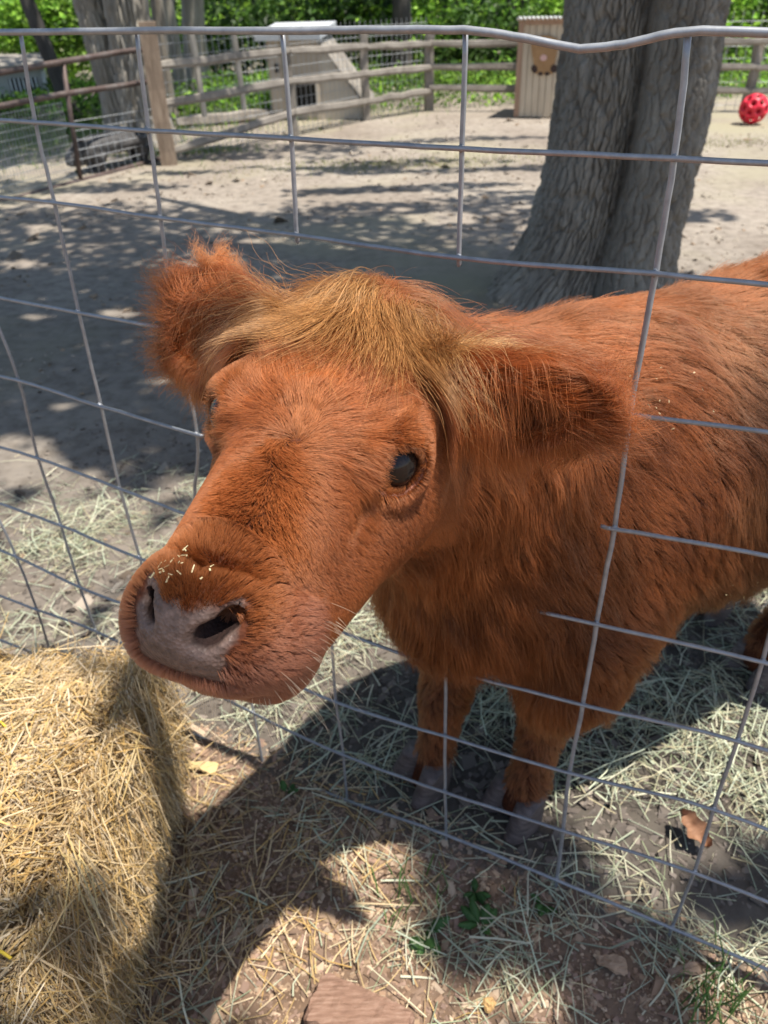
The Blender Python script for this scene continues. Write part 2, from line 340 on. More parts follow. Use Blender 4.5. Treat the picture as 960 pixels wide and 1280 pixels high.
mb = MB(); _o = np.array([[1, 0, 0], [-1, 0, 0], [0, 1, 0], [0, -1, 0], [0, 0, 1], [0, 0, -1.0]]); _oc = [(0, 2, 4), (2, 1, 4), (1, 3, 4), (3, 0, 4), (2, 0, 5), (1, 2, 5), (3, 1, 5), (0, 3, 5)]
for c in range(CMIN, CMAX + 1):
    for r in range(1, 10):
        if c in (2, 3) and 2 < r < 5: continue
        mb.add(node(c, r) + BK * .5 + FMI + _o * np.array([.0052, .0045, .0042]) * rng.uniform(.85, 1.2), _oc)
tag(mb.build('weld', m_wire, fence), kind='stuff')
# ------------------------------------------------------------------ the calf: one continuous skin from a blended distance field
HO = np.array([-0.0576283, 0.58064298, 1.01690667])
HN = np.array([-0.34792575, -0.93663032, -0.04088169]); HS = np.array([0.92996455, -0.33926711, -0.14164658]); HU = np.array([0.11880067, -0.08730101, 0.98907277])
HR = np.stack([HN, HS, HU], 1)                 # head axes: towards nose, towards the calf's left, up
def H(s, r, u): return HO + HR @ np.array([s, r, u])
def toH(p): return (np.asarray(p) - HO) @ HR
BD = nrm([.889, .458, 0]); BL = np.array([BD[1], -BD[0], 0]); BF = np.array([.165, .93, 0])
BR = np.stack([BD, BL, np.array([0, 0, 1.0])], 1)
def Bp(t, l, z): return BF + BD * t + BL * l + np.array([0, 0, z])

def axis_pts(lo, hi, flo, fhi, fine, coarse):
    a = np.arange(flo, fhi, fine)
    l = flo - np.cumsum(np.minimum(coarse, fine * 1.18 ** np.arange(1, 400))); l = l[l > lo - coarse][::-1]
    h = a[-1] + np.cumsum(np.minimum(coarse, fine * 1.18 ** np.arange(1, 400))); h = h[h < hi + coarse]
    return np.concatenate([l, a, h])
GX = axis_pts(-.36, 1.42, -.24, .24, .0036, .013)
GY = axis_pts(.24, 1.75, .27, .78, .0036, .013)
GZ = axis_pts(-.02, 1.2, .80, 1.13, .0036, .013)
SD = np.full((len(GX), len(GY), len(GZ)), .25, np.float32)
def _sub(lo, hi):
    return tuple(slice(max(0, np.searchsorted(g, a) - 1), np.searchsorted(g, b) + 1) for g, a, b in zip((GX, GY, GZ), lo, hi))
def _grid(sl): return np.stack(np.meshgrid(GX[sl[0]], GY[sl[1]], GZ[sl[2]], indexing='ij'), -1).astype(np.float32)
def smin(a, b, k):
    h = np.clip(.5 + .5 * (b - a) / k, 0, 1); return b + (a - b) * h - k * h * (1 - h)
def d_ell(P, c, R, A=None):
    q = P - np.asarray(c, np.float32)
    if A is not None: q = q @ np.asarray(A, np.float32)
    R = np.asarray(R, np.float32); k0 = np.sqrt(((q / R) ** 2).sum(-1)); k1 = np.sqrt(((q / R ** 2) ** 2).sum(-1)) + 1e-9
    return k0 * (k0 - 1) / k1
def d_cap(P, a, b, ra, rb):
    a = np.asarray(a, np.float32); ab = np.asarray(b, np.float32) - a; q = P - a
    t = np.clip((q @ ab) / (ab @ ab), 0, 1); return np.sqrt(((q - t[..., None] * ab) ** 2).sum(-1)) - (ra + (rb - ra) * t)
def put(kind, k, *a, neg=False):
    m_ = k + .03
    if kind == 'ell':
        c, R = np.asarray(a[0]), np.asarray(a[1]); A = a[2] if len(a) > 2 else None
        ext = np.abs(A if A is not None else np.eye(3)) @ R; lo, hi = c - ext - m_, c + ext + m_
    else:
        p, q, ra, rb = a; r = max(ra, rb) + m_; lo, hi = np.minimum(p, q) - r, np.maximum(p, q) + r
    sl = _sub(lo, hi); P = _grid(sl); d = d_ell(P, a[0], a[1], a[2] if len(a) > 2 else None) if kind == 'ell' else d_cap(P, *a)
    cur = SD[sl]
    SD[sl] = -smin(-cur, d, k) if neg else smin(cur, d, k)
def ell(c, R, k=.03, A=None, neg=False): put('ell', k, c, R, *(() if A is None else (A,)), neg=neg)
def cap(p, q, ra, rb, k=.03, neg=False): put('cap', k, np.asarray(p), np.asarray(q), ra, rb, neg=neg)
def hell(c, R, k=.02, neg=False, A=None): ell(H(*c), R, k, HR if A is None else HR @ A, neg)
def hcap(p, q, ra, rb, k=.02, neg=False): cap(H(*p), H(*q), ra, rb, k, neg)
def rotm(ax, deg):
    return np.array(Matrix.Rotation(math.radians(deg), 3, ax))

# trunk
ell(Bp(.46, 0, .665), (.50, .225, .265), .05, BR)
ell(Bp(.08, -.01, .66), (.24, .175, .25), .07, BR)
ell(Bp(.78, 0, .70), (.27, .205, .24), .08, BR)
ell(Bp(.14, 0, .845), (.26, .10, .10), .08, BR)
ell(Bp(.70, 0, .84), (.30, .12, .10), .08, BR)
ell(Bp(.13, .10, .60), (.14, .09, .20), .05, BR)           # near shoulder
ell(Bp(.12, -.12, .62), (.15, .10, .21), .06, BR)
ell(Bp(-.045, -.01, .56), (.12, .115, .125), .06, BR)           # brisket
# neck
cap(Bp(.05, -.02, .73), H(-.16, 0, -.045), .160, .092, .06)
cap(Bp(-.01, -.015, .645), H(-.09, 0, -.11), .100, .06, .06)
# front legs
KN = atY(684, 888, .93); FT = atY(660, 985, .905); KF = atY(556, 870, 1.0); FF = atY(544, 955, .985)
cap(Bp(.10, .115, .52), Bp(.08, .11, .42), .098, .072, .05); cap(Bp(.08, .115, .41), KN, .078, .044, .04)
cap(KN, FT + [0, 0, .04], .042, .029, .02); cap(FT + [0, 0, .02], FT - [.016, .008, .03], .036, .034, .02)
cap(Bp(.06, -.10, .52), Bp(.02, -.10, .43), .108, .078, .05); cap(Bp(.02, -.10, .43), KF, .078, .040, .04)
cap(KF, FF + [0, 0, .04], .039, .028, .02); cap(FF + [0, 0, .02], FF - [.016, .008, .03], .035, .033, .02)
# hind legs
HF = G(947, 838) + [0.01, 0, .10]
for l, dx in ((.10, 0), (-.11, .08)):
    hk = HF + BD * (.13 + dx) + BL * (l - .10) + [0, 0, .22]; ft = HF + BD * dx + BL * (l - .10)
    cap(Bp(.84, l, .62), Bp(.78, l * 1.1, .44), .16, .10, .06); cap(Bp(.78, l * 1.1, .44), hk, .10, .05, .04)
    cap(hk, ft, .048, .038, .02); cap(ft, ft - [.015, .008, .05], .043, .042, .02)
# skull
hell((-.085, 0, -.025), (.085, .088, .068), .02)
hell((-.145, 0, .012), (.045, .06, .04), .03)
hell((-.050, 0, -.020), (.084, .088, .052), .02)
hcap((.02, 0, -.058), (.15, 0, -.066), .068, .049, .03)
hcap((0, 0, -.015), (.172, 0, -.034), .046, .031, .03)
hell((.190, 0, -.054), (.038, .052, .042), .022)
for q in (1, -1):
    hell((.168, .030 * q, -.076), (.046, .030, .032), .02)
    hcap((-.06, .042 * q, -.092), (.105, .030 * q, -.114), .060, .038, .03)
    hell((-.055, .054 * q, -.085), (.075, .044, .070), .03)
    hell((-.024, .070 * q, .004), (.034, .018, .018), .02)
    hell((.150, .043 * q, -.088), (.040, .027, .034), .016)
hell((.145, 0, -.110), (.054, .050, .032), .014)
for q in (1, -1): hell((.150, .038 * q, -.117), (.034, .027, .028), .014)          # corners of the lips
# ears
EARS = []
for q, base, tip, dn in ((1, (-.098, .085, -.010), (-.096, .206, .030), (.84, -.25, -.28)), (-1, (-.095, -.085, -.020), (-.150, -.204, -.016), (.86, .30, .12))):
    b = H(*base); t = H(*tip); ax = nrm(t - b); op = HR @ nrm(dn); op = nrm(op - ax * np.dot(op, ax)); sd_ = np.cross(op, ax)
    A = np.stack([ax, sd_, op], 1); ln = np.linalg.norm(t - b); c = (b + t) / 2
    ew = .060 if q < 0 else .047; ell(c, (ln * .57, ew, .019), .016, A); ell(c + op * .016 + ax * .01, (ln * .50, ew * .84, .026), .010, A, neg=True)
    cap(b - ax * .02, b + ax * .03, .034, .026, .02)
    EARS.append((b, t, ax, sd_, op, ln, ew))
# eyes
EYE = [H(-.004, .0715, -.019), H(-.002, -.0745, -.013)]
EYR = .0185
for e, q in zip(EYE, (1, -1)):
    out = HR @ nrm((.66, q * .72, .26)); fw = HR @ nrm((1, 0, .12)); fw = nrm(fw - out * np.dot(fw, out)); upv = np.cross(out, fw) * q
    A = np.stack([fw, upv, out], 1)
    ell(e, (.0305, .0295, .0268), .020, A)                                      # lids
    ell(e + out * .02, (.0240, .0222, .03), .003, A, neg=True)              # opening
    ell(e, (.0228, .0228, .0228), .002, A, neg=True)
# nostrils, mouth, fold above the nose
for q in (1, -1):
    z = 1.0 if q > 0 else .62; w = .016 if q > 0 else .022
    hcap((.227, w * q, -.036), (.213, .031 * q, -.025), .0105 * z, .0092 * z, .003, neg=True)
    hcap((.213, .031 * q, -.025), (.194, .042 * q, -.011), .0085 * z, .0030, .003, neg=True)
    hcap((.226, (w + .002) * q, -.035), (.150, .024 * q, -.036), .0088 * z, .008 * z, .003, neg=True)
    hcap((.214, .030 * q, -.026), (.155, .026 * q, -.034), .0080 * z, .008 * z, .003, neg=True)
    hcap((.166, .046 * q, -.018), (.128, .062 * q, -.060), .0040, .0030, .014, neg=True)
    hcap((-.034, .074 * q, .026), (.020, .058 * q, .026), .0035, .0025, .014, neg=True)
    hcap((.030, .066 * q, -.026), (.066, .056 * q, -.050), .0045, .0030, .016, neg=True)
    hcap((.222, 0.0, -.091), (.10, .066 * q, -.096), .004, .003, .006, neg=True)
    hcap((.186, 0, -.004), (.170, .042 * q, -.014), .0038, .0028, .012, neg=True)

def sample_sd(P):
    P = np.asarray(P); ix = []; fr = []
    for a, g in enumerate((GX, GY, GZ)):
        i = np.clip(np.searchsorted(g, P[:, a]) - 1, 0, len(g) - 2); ix.append(i); fr.append(np.clip((P[:, a] - g[i]) / (g[i + 1] - g[i]), 0, 1))
    o = 0
    for dx in (0, 1):
        for dy in (0, 1):
            for dz in (0, 1):
                wt = (fr[0] if dx else 1 - fr[0]) * (fr[1] if dy else 1 - fr[1]) * (fr[2] if dz else 1 - fr[2])
                o = o + wt * SD[ix[0] + dx, ix[1] + dy, ix[2] + dz]
    return o
def grad_sd(P, e=.004):
    g = np.stack([sample_sd(P + np.eye(3)[a] * e) - sample_sd(P - np.eye(3)[a] * e) for a in range(3)], 1)
    return g / (np.linalg.norm(g, axis=1)[:, None] + 1e-9)
def surface_nets():
    s = SD < 0; c = np.zeros(tuple(n - 1 for n in s.shape), np.uint8)
    for dx in (0, 1):
        for dy in (0, 1):
            for dz in (0, 1): c += s[dx:s.shape[0] - 1 + dx, dy:s.shape[1] - 1 + dy, dz:s.shape[2] - 1 + dz]
    act = np.argwhere((c > 0) & (c < 8)); idx = np.full(c.shape, -1, np.int32); idx[tuple(act.T)] = np.arange(len(act))
    acc = np.zeros((len(act), 3)); cnt = np.zeros(len(act)); I = act.T
    cor = [(a, b, d) for a in (0, 1) for b in (0, 1) for d in (0, 1)]
    for i, p in enumerate(cor):
        for q in cor[i + 1:]:
            if sum(abs(x - y) for x, y in zip(p, q)) != 1: continue
            va = SD[I[0] + p[0], I[1] + p[1], I[2] + p[2]]; vb = SD[I[0] + q[0], I[1] + q[1], I[2] + q[2]]
            ok = (va < 0) != (vb < 0); t = np.where(ok, va / np.where(ok, va - vb, 1), 0)
            pa = np.stack([GX[I[0] + p[0]], GY[I[1] + p[1]], GZ[I[2] + p[2]]], 1); pb = np.stack([GX[I[0] + q[0]], GY[I[1] + q[1]], GZ[I[2] + q[2]]], 1)
            acc += (pa + (pb - pa) * t[:, None]) * ok[:, None]; cnt += ok
    V = acc / cnt[:, None]; F = []
    for a in range(3):
        u, v = [(1, 2), (2, 0), (0, 1)][a]
        sh = list(s.shape); lo = [slice(1, n - 1) for n in sh]; lo[a] = slice(0, sh[a] - 1); hi = list(lo); hi[a] = slice(1, sh[a])
        fl = s[tuple(lo)] != s[tuple(hi)]; e = np.argwhere(fl); off = np.array([1, 1, 1]); off[a] = 0; e = e + off
        ins = s[tuple(e.T)]
        def at(du, dv):
            k = e.copy(); k[:, u] += du; k[:, v] += dv; return idx[tuple(k.T)]
        q = np.stack([at(-1, -1), at(0, -1), at(0, 0), at(-1, 0)], 1); q[~ins] = q[~ins][:, ::-1]; F.append(q)
    return V, np.concatenate(F)
CV, CF = surface_nets()
# ------------------------------------------------------------------ calf objects: skin, hooves, eyes
def sstep(a, b, x):
    t = np.clip((x - a) / (b - a), 0, 1); return t * t * (3 - 2 * t)
def vnoise(P, sc_, seed=0):
    """smooth vector noise in -1..1"""
    r = np.random.default_rng(seed); o = 0
    for k in range(5):
        A = r.normal(size=(3, 3)) * sc_ * (1 + .5 * k); ph = r.uniform(0, 6.28, 3); o = o + np.sin(np.asarray(P) @ A + ph) / (1 + .35 * k)
    return o / 2.2
def ear_t(P):
    """position along the nearer ear (0 base, 1 tip), -1 away from the ears; also which ear"""
    T = np.full(len(P), -1.0); W = np.zeros(len(P), int)
    for i, (b, t, ax, sd_, op, ln, _e) in enumerate(EARS):
        q = P - b; x = q @ ax / ln; rad = np.sqrt((q @ sd_) ** 2 + (q @ op) ** 2); m = (x > .12) & (x < 1.4) & (rad < .075)
        T[m] = x[m]; W[m] = i
    return T, W
def pad_mask(h):
    """1 on the bare nose"""
    s, r, u = h.T
    wd = .034 - .10 * np.maximum(0, -.035 - u)
    return sstep(.188, .196, s) * sstep(wd + .004, wd - .002, np.abs(r) + .0015 * np.sin(u * 400)) * sstep(-.072, -.066, u + .12 * np.maximum(0, np.abs(r) - .01)) * sstep(-.015, -.023, u - .10 * np.abs(r) + .0018 * np.sin(r * 330))
calf = thing('calf', 'shaggy red brown calf pushing its head through the wire fence', 'calf', loc=(float(BF[0]), float(BF[1]), 0))
CMI = -np.array([BF[0], BF[1], 0])
m_skin = mat('calf_skin', rough=.75, spec=.25); _b = m_skin.node_tree.nodes['Principled BSDF']
_a = N_(m_skin, 'ShaderNodeAttribute', attribute_name='skin'); _n = N_(m_skin, 'ShaderNodeTexNoise'); _n.inputs['Scale'].default_value = 160; _n.inputs['Detail'].default_value = 5
_r = ramp(m_skin, [(.3, (.55, .55, .55)), (.7, (1.25, 1.22, 1.2))]); _m = N_(m_skin, 'ShaderNodeMix', data_type='RGBA', blend_type='MULTIPLY'); _m.inputs[0].default_value = 1
L_(m_skin, _n.outputs['Fac'], _r.inputs[0]); L_(m_skin, _a.outputs['Color'], _m.inputs[6]); L_(m_skin, _r.outputs[0], _m.inputs[7]); L_(m_skin, _m.outputs[2], _b.inputs['Base Color'])
_rg = N_(m_skin, 'ShaderNodeMapRange'); _rg.inputs['To Min'].default_value = .85; _rg.inputs['To Max'].default_value = .40; L_(m_skin, _a.outputs['Alpha'], _rg.inputs['Value']); L_(m_skin, _rg.outputs[0], _b.inputs['Roughness'])
_v = N_(m_skin, 'ShaderNodeTexVoronoi'); _v.inputs['Scale'].default_value = 330; _tc = N_(m_skin, 'ShaderNodeTexCoord'); L_(m_skin, _tc.outputs['Object'], _v.inputs['Vector']); L_(m_skin, _tc.outputs['Object'], _n.inputs['Vector'])
_bp = N_(m_skin, 'ShaderNodeBump'); _bp.inputs['Strength'].default_value = .55; _bp.inputs['Distance'].default_value = .0016; L_(m_skin, _v.outputs['Distance'], _bp.inputs['Height']); L_(m_skin, _bp.outputs[0], _b.inputs['Normal'])
body = mesh_np('body', CV + CMI, CF, m_skin, calf)
_h = toH(CV); _pad = pad_mask(_h)
_sk = np.tile(np.array([.075, .020, .0065]), (len(CV), 1))
_bn = vnoise(CV, 60, 5)[:, 0]
_padc = np.array([.155, .104, .084]) * (1 + .12 * _bn[:, None]); _sk += (_padc - _sk) * _pad[:, None]
_edge = np.exp(-((_h[:, 2] + .012) / .006) ** 2) * _pad * .5; _sk *= 1 - .55 * _edge[:, None]
_in = d_ell(_h.astype(np.float32), (.190, 0, -.054), (.038, .052, .042)); _nd = np.minimum.reduce([np.linalg.norm(_h[:, 1:] - np.array([.024 * q, -.031]), axis=1) for q in (1, -1)])
_kn = (sstep(-.0030, -.0075, _in) * sstep(.026, .018, _nd) * (_h[:, 0] > .12))[:, None]; _sk += (np.array([.028, .014, .011]) - _sk) * _kn; _pad = _pad * (1 - _kn[:, 0])
for e in EYE:
    d = np.linalg.norm(CV - e, axis=1); kx = sstep(.036, .027, d)[:, None]; _sk += (np.array([.24, .105, .072]) - _sk) * kx
    kx = sstep(.0235, .0215, d)[:, None]; _sk += (np.array([.035, .02, .018]) - _sk) * kx
_ba = body.data.attributes.new('skin', 'FLOAT_COLOR', 'POINT'); _ba.data.foreach_set("color", np.concatenate([_sk, np.maximum(_pad, 0)[:, None]], 1).astype(np.float32).ravel())

m_eye = mat('calf_eye', (.012, .008, .007), rough=.02, spec=.3); m_eye.node_tree.nodes['Principled BSDF'].inputs['Coat Weight'].default_value = .0
for e, q in zip(EYE, (1, -1)):
    mb = MB(); n1, n2 = 20, 28
    vv = [e + .0221 * np.array([math.sin(math.pi * i / n1) * math.cos(2 * math.pi * j / n2), math.sin(math.pi * i / n1) * math.sin(2 * math.pi * j / n2), math.cos(math.pi * i / n1)]) for i in range(n1 + 1) for j in range(n2)]
    mb.add(np.array(vv) + CMI, [(i * n2 + j, i * n2 + (j + 1) % n2, (i + 1) * n2 + (j + 1) % n2, (i + 1) * n2 + j) for i in range(n1) for j in range(n2)])
    mb.build('eye', m_eye, calf)
m_hoof = noise_mat('hoof_horn', [(.3, (.065, .049, .044)), (.5, (.115, .088, .080)), (.75, (.19, .150, .138))], scale=40, rough=.55, stretch=(1, 1, 4), bump=.25, dist=.002)
def claw(root, toe, wd, ht, side):
    """one half of a cloven hoof: flat sole, sloping front wall, rounded heel"""
    root = np.asarray(root, float); toe = np.asarray(toe, float); fw = nrm((toe - root) * [1, 1, 0]); ln = np.linalg.norm((toe - root)[:2]); rt = np.array([fw[1], -fw[0], 0])
    mb = MB(); nu, nv = 12, 16; V = []
    for i in range(nu + 1):
        z = i / nu; top = z * ht
        for j in range(nv):
            a = 2 * math.pi * j / nv; c, s_ = math.cos(a), math.sin(a)
            front = max(c, 0) ** .8; x = c * ln * (.55 if c < 0 else .52) * (1 - .42 * z * (c > 0)) - .10 * ln * z
            y = abs(s_) ** .8 * math.copysign(1, s_) * wd * .5 * (1 - .18 * z) * (1 - .12 * front * abs(c)) + side * .10 * wd * front
            V.append(root + fw * (x + ln * .35) + rt * y + np.array([0, 0, top * (1 - .22 * front)]))
    V.append(root + fw * ln * .3); V.append(root + fw * ln * .2 + np.array([0, 0, ht * 1.0]))
    f = [(i * nv + j, i * nv + (j + 1) % nv, (i + 1) * nv + (j + 1) % nv, (i + 1) * nv + j) for i in range(nu) for j in range(nv)]
    f += [((j + 1) % nv, j, len(V) - 2) for j in range(nv)] + [(nu * nv + j, nu * nv + (j + 1) % nv, len(V) - 1) for j in range(nv)]
    mb.add(np.array(V) + CMI, f); mb.build('hoof', m_hoof, calf)
for a, ang in ((FT, 0), (FF, 0), (HF, -8), (HF + BD * .08 - BL * .21, 0)):
    d = np.array(Matrix.Rotation(math.radians(ang), 3, 'Z')) @ -BD; l = np.array([d[1], -d[0], 0]); g0 = np.array([a[0], a[1], .004])
    for sd2 in (1, -1):
        rt0 = g0 + l * .027 * sd2 + d * .004; tw = d * .086 + l * .014 * sd2
        claw(rt0, rt0 + tw, .050, .070, sd2)

# ------------------------------------------------------------------ fur
def clump_shift(P, cell, seed=0):
    ci = np.floor(P / cell).astype(np.int64); best = np.full(len(P), 1e9); C = np.zeros_like(P)
    for dx in (-1, 0, 1):
        for dy in (-1, 0, 1):
            for dz in (-1, 0, 1):
                k = ci + [dx, dy, dz]; hsh = (k[:, 0] * 73856093 ^ k[:, 1] * 19349663 ^ k[:, 2] * 83492791 + seed * 7919)
                j = np.stack([((hsh * m_) % 10007) / 10007.0 for m_ in (31, 57, 91)], 1); c = (k + j) * cell; d = ((c - P) ** 2).sum(1); b = d < best
                best[b] = d[b]; C[b] = c[b]
    return C - P
def grow(P0, L, nseg, flow, lift, grav, clump=None, wob=0.0, off=.0012, seed=1, curl_scale=25, lift_decay=.6):
    """strands: step along the coat's flow, sag, stay outside the skin; returns (n, nseg+1, 3)"""
    n = len(P0); p = P0.copy(); out = [p.copy()]; r = np.random.default_rng(seed); jit = r.normal(size=(n, 3))
    for i in range(nseg):
        g = grad_sd(p); f = flow(p, i / nseg); f = f - g * (f * g).sum(1)[:, None]; f /= np.linalg.norm(f, axis=1)[:, None] + 1e-9
        k = lift * (lift_decay ** i) if np.isscalar(lift) else (lift * (lift_decay ** i))[:, None]
        d = f + g * k + np.array([0, 0, -1.0]) * (grav * (i + 1) / nseg if np.isscalar(grav) else (grav * (i + 1) / nseg)[:, None]) + wob * (vnoise(p, curl_scale, seed + 3) + .5 * jit * (.5 + i / nseg))
        d /= np.linalg.norm(d, axis=1)[:, None] + 1e-9
        p = p + d * (L / nseg)[:, None]
        if clump is not None: p = p + clump * (((i + 1) / nseg) ** 1.3 - (i / nseg) ** 1.3)
        s_ = sample_sd(p); pen = np.maximum(0, off * (1 + i) - s_); p = p + grad_sd(p) * pen[:, None]
        out.append(p.copy())
    return np.stack(out, 1)
m_hair = bpy.data.materials.new('calf_hair'); m_hair.use_nodes = True
_nt = m_hair.node_tree; _nt.nodes.remove(_nt.nodes['Principled BSDF'])
_hb = _nt.nodes.new('ShaderNodeBsdfHairPrincipled'); _hb.model = 'CHIANG'; _hb.parametrization = 'COLOR'
_ha = _nt.nodes.new('ShaderNodeAttribute'); _ha.attribute_name = 'hair_tint'; _nt.links.new(_ha.outputs['Color'], _hb.inputs['Color'])
_hb.inputs['Roughness'].default_value = .32; _hb.inputs['Radial Roughness'].default_value = .55; _hb.inputs['Coat'].default_value = 0.0
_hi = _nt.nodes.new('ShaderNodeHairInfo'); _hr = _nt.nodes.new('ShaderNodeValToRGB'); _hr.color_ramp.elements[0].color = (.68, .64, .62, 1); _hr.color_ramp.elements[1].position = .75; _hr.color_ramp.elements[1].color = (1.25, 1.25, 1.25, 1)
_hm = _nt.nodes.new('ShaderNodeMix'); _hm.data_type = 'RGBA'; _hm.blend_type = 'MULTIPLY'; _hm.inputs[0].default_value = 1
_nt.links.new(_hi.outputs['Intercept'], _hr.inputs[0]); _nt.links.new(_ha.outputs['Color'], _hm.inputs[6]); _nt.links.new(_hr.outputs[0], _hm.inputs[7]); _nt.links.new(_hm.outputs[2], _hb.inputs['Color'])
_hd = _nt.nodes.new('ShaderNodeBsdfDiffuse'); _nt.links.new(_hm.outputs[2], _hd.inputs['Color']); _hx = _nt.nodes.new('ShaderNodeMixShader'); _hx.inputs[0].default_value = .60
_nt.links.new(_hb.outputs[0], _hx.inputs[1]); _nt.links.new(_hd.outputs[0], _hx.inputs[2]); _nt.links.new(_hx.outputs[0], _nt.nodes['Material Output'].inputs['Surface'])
sc.cycles_curves.shape = 'RIBBONS'
def hair(name, pts, rad, tint, parent=calf, offs=CMI, m=m_hair):
    n, k, _ = pts.shape; hc = bpy.data.hair_curves.new(name); hc.add_curves([k] * n)
    hc.attributes['position'].data.foreach_set('vector', (pts + offs).astype(np.float32).ravel())
    pr = (np.asarray(rad).reshape(-1, 1) * np.linspace(1, .15, k)[None, :] ** .7 * np.ones((n, 1))).astype(np.float32)
    ra = hc.attributes.get('radius') or hc.attributes.new('radius', 'FLOAT', 'POINT'); ra.data.foreach_set('value', pr.ravel())
    ca = hc.attributes.new('hair_tint', 'FLOAT_COLOR', 'CURVE'); t = np.ones((n, 4), np.float32); t[:, :3] = tint; ca.data.foreach_set('color', t.ravel())
    hc.materials.append(m); return tag(link(bpy.data.objects.new(name, hc), parent), kind='stuff')

_tri = np.concatenate([CF[:, [0, 1, 2]], CF[:, [0, 2, 3]]]); _ta, _tb, _tc = CV[_tri[:, 0]], CV[_tri[:, 1]], CV[_tri[:, 2]]
_area = np.linalg.norm(np.cross(_tb - _ta, _tc - _ta), axis=1) / 2; _cen = (_ta + _tb + _tc) / 3
def roots(dens, seed):
    """random points on the skin, dens = strands per square metre for each triangle"""
    r = np.random.default_rng(seed); cum = np.cumsum(_area * dens); n = int(cum[-1]); i = np.searchsorted(cum, r.uniform(0, cum[-1], n)); i = np.minimum(i, len(_area) - 1)
    a = r.uniform(size=(n, 1)); b = r.uniform(size=(n, 1)); fl = (a + b) > 1; a = np.where(fl, 1 - a, a); b = np.where(fl, 1 - b, b)
    return _ta[i] + a * (_tb[i] - _ta[i]) + b * (_tc[i] - _ta[i])
_hc = toH(_cen); _et, _ew = ear_t(_cen); _isear = _et > 0
_ne = np.minimum(np.linalg.norm(_cen - EYE[0], axis=1), np.linalg.norm(_cen - EYE[1], axis=1))
_headm = sstep(-.19, -.13, _hc[:, 0]) * (np.abs(_hc[:, 1]) < .13) * sstep(-.24, -.18, _hc[:, 2]) * (~_isear)
_bare = np.maximum(pad_mask(_hc), sstep(.0255, .0235, _ne))
def seg_d(h, a, b):
    a = np.array(a); ab = np.array(b) - a; t = np.clip(((h - a) @ ab) / (ab @ ab), 0, 1); return np.linalg.norm(h - a - t[:, None] * ab, axis=1)
_nost = np.minimum.reduce([np.minimum(seg_d(_hc, (.227, .016 * q, -.036), (.213, .031 * q, -.025)) - .003, seg_d(_hc, (.213, .031 * q, -.025), (.194, .042 * q, -.011)) + .002) for q in (1, -1)])
_bare = np.maximum(_bare, _nost < .0125)
# --- face
WH = np.array([.068, .004, .0])
def face_flow(p, t):
    h = toH(p); d = h - WH; d[:, 2] = -np.abs(d[:, 1]) * .5 - .01; rr = np.linalg.norm(d[:, :2], axis=1)[:, None]
    sw = .55 * np.exp(-(rr / .045) ** 2); d = np.concatenate([d[:, :1] * np.cos(sw) - d[:, 1:2] * np.sin(sw), d[:, :1] * np.sin(sw) + d[:, 1:2] * np.cos(sw), d[:, 2:]], 1)
    loc = d / (rr + .010); loc[:, :2] += .55 * np.exp(-(rr / .05) ** 2) * vnoise(p, 130, 88)[:, :2]
    sd_ = sstep(.045, .075, np.abs(h[:, 1]))[:, None] * sstep(-.01, -.05, h[:, 2])[:, None]          # cheeks: back and down
    ck = np.stack([-.35 + 0 * h[:, 0], .05 * np.sign(h[:, 1]), -.9 + 0 * h[:, 0]], 1); loc = loc * (1 - sd_) + ck * sd_
    mz = sstep(.13, .17, h[:, 0])[:, None]; mo = h - np.array([.225, 0, -.045]); mo = mo / (np.linalg.norm(mo, axis=1)[:, None] + 1e-6); loc = loc * (1 - mz) + mo * mz
    return loc @ HR.T
def tint_of(P, base, tip, amt, seed):
    r = np.random.default_rng(seed); n = len(P); k = np.clip(.5 + .32 * vnoise(P, 28, seed)[:, 0] + r.normal(0, .18, n), 0, 1)[:, None] * amt
    return (np.asarray(base) * (1 - k) + np.asarray(tip) * k) * r.uniform(.8, 1.15, (n, 1))
P = roots(1.45e6 * _headm * (1 - _bare), 21); h = toH(P); r_ = np.random.default_rng(3)
fh = sstep(.085, .03, h[:, 0]) * sstep(.075, .05, np.abs(h[:, 1]))            # forehead tuft
slk = 1 - fh; Lf = .0085 + .0205 * fh + .008 * sstep(-.06, -.11, h[:, 2]); Lf *= 1 - .45 * sstep(.10, .17, h[:, 0])
_e = np.minimum(np.linalg.norm(P - EYE[0], axis=1), np.linalg.norm(P - EYE[1], axis=1)); Lf *= .25 + .75 * sstep(.027, .050, _e); Lf *= r_.uniform(.55, 1.35, len(P))
S_ = grow(P, Lf, 5, face_flow, .20 + .50 * fh, .10, clump_shift(P, .0085, 1) * (.22 + .50 * fh)[:, None], .22, seed=5, curl_scale=55)
tf = tint_of(P, (.15, .041, .0125), (.47, .150, .048), 1.0, 9)
tf *= (1 - .25 * sstep(.10, .19, h[:, 0]))[:, None]
mv = (sstep(.115, .15, h[:, 0]) * sstep(-.025, -.055, h[:, 2]))[:, None] * .38; tf = tf * (1 - mv) + np.array([.27, .115, .085]) * mv * r_.uniform(.7, 1.2, (len(tf), 1))
hair('face_hair', S_, .00018, tf)
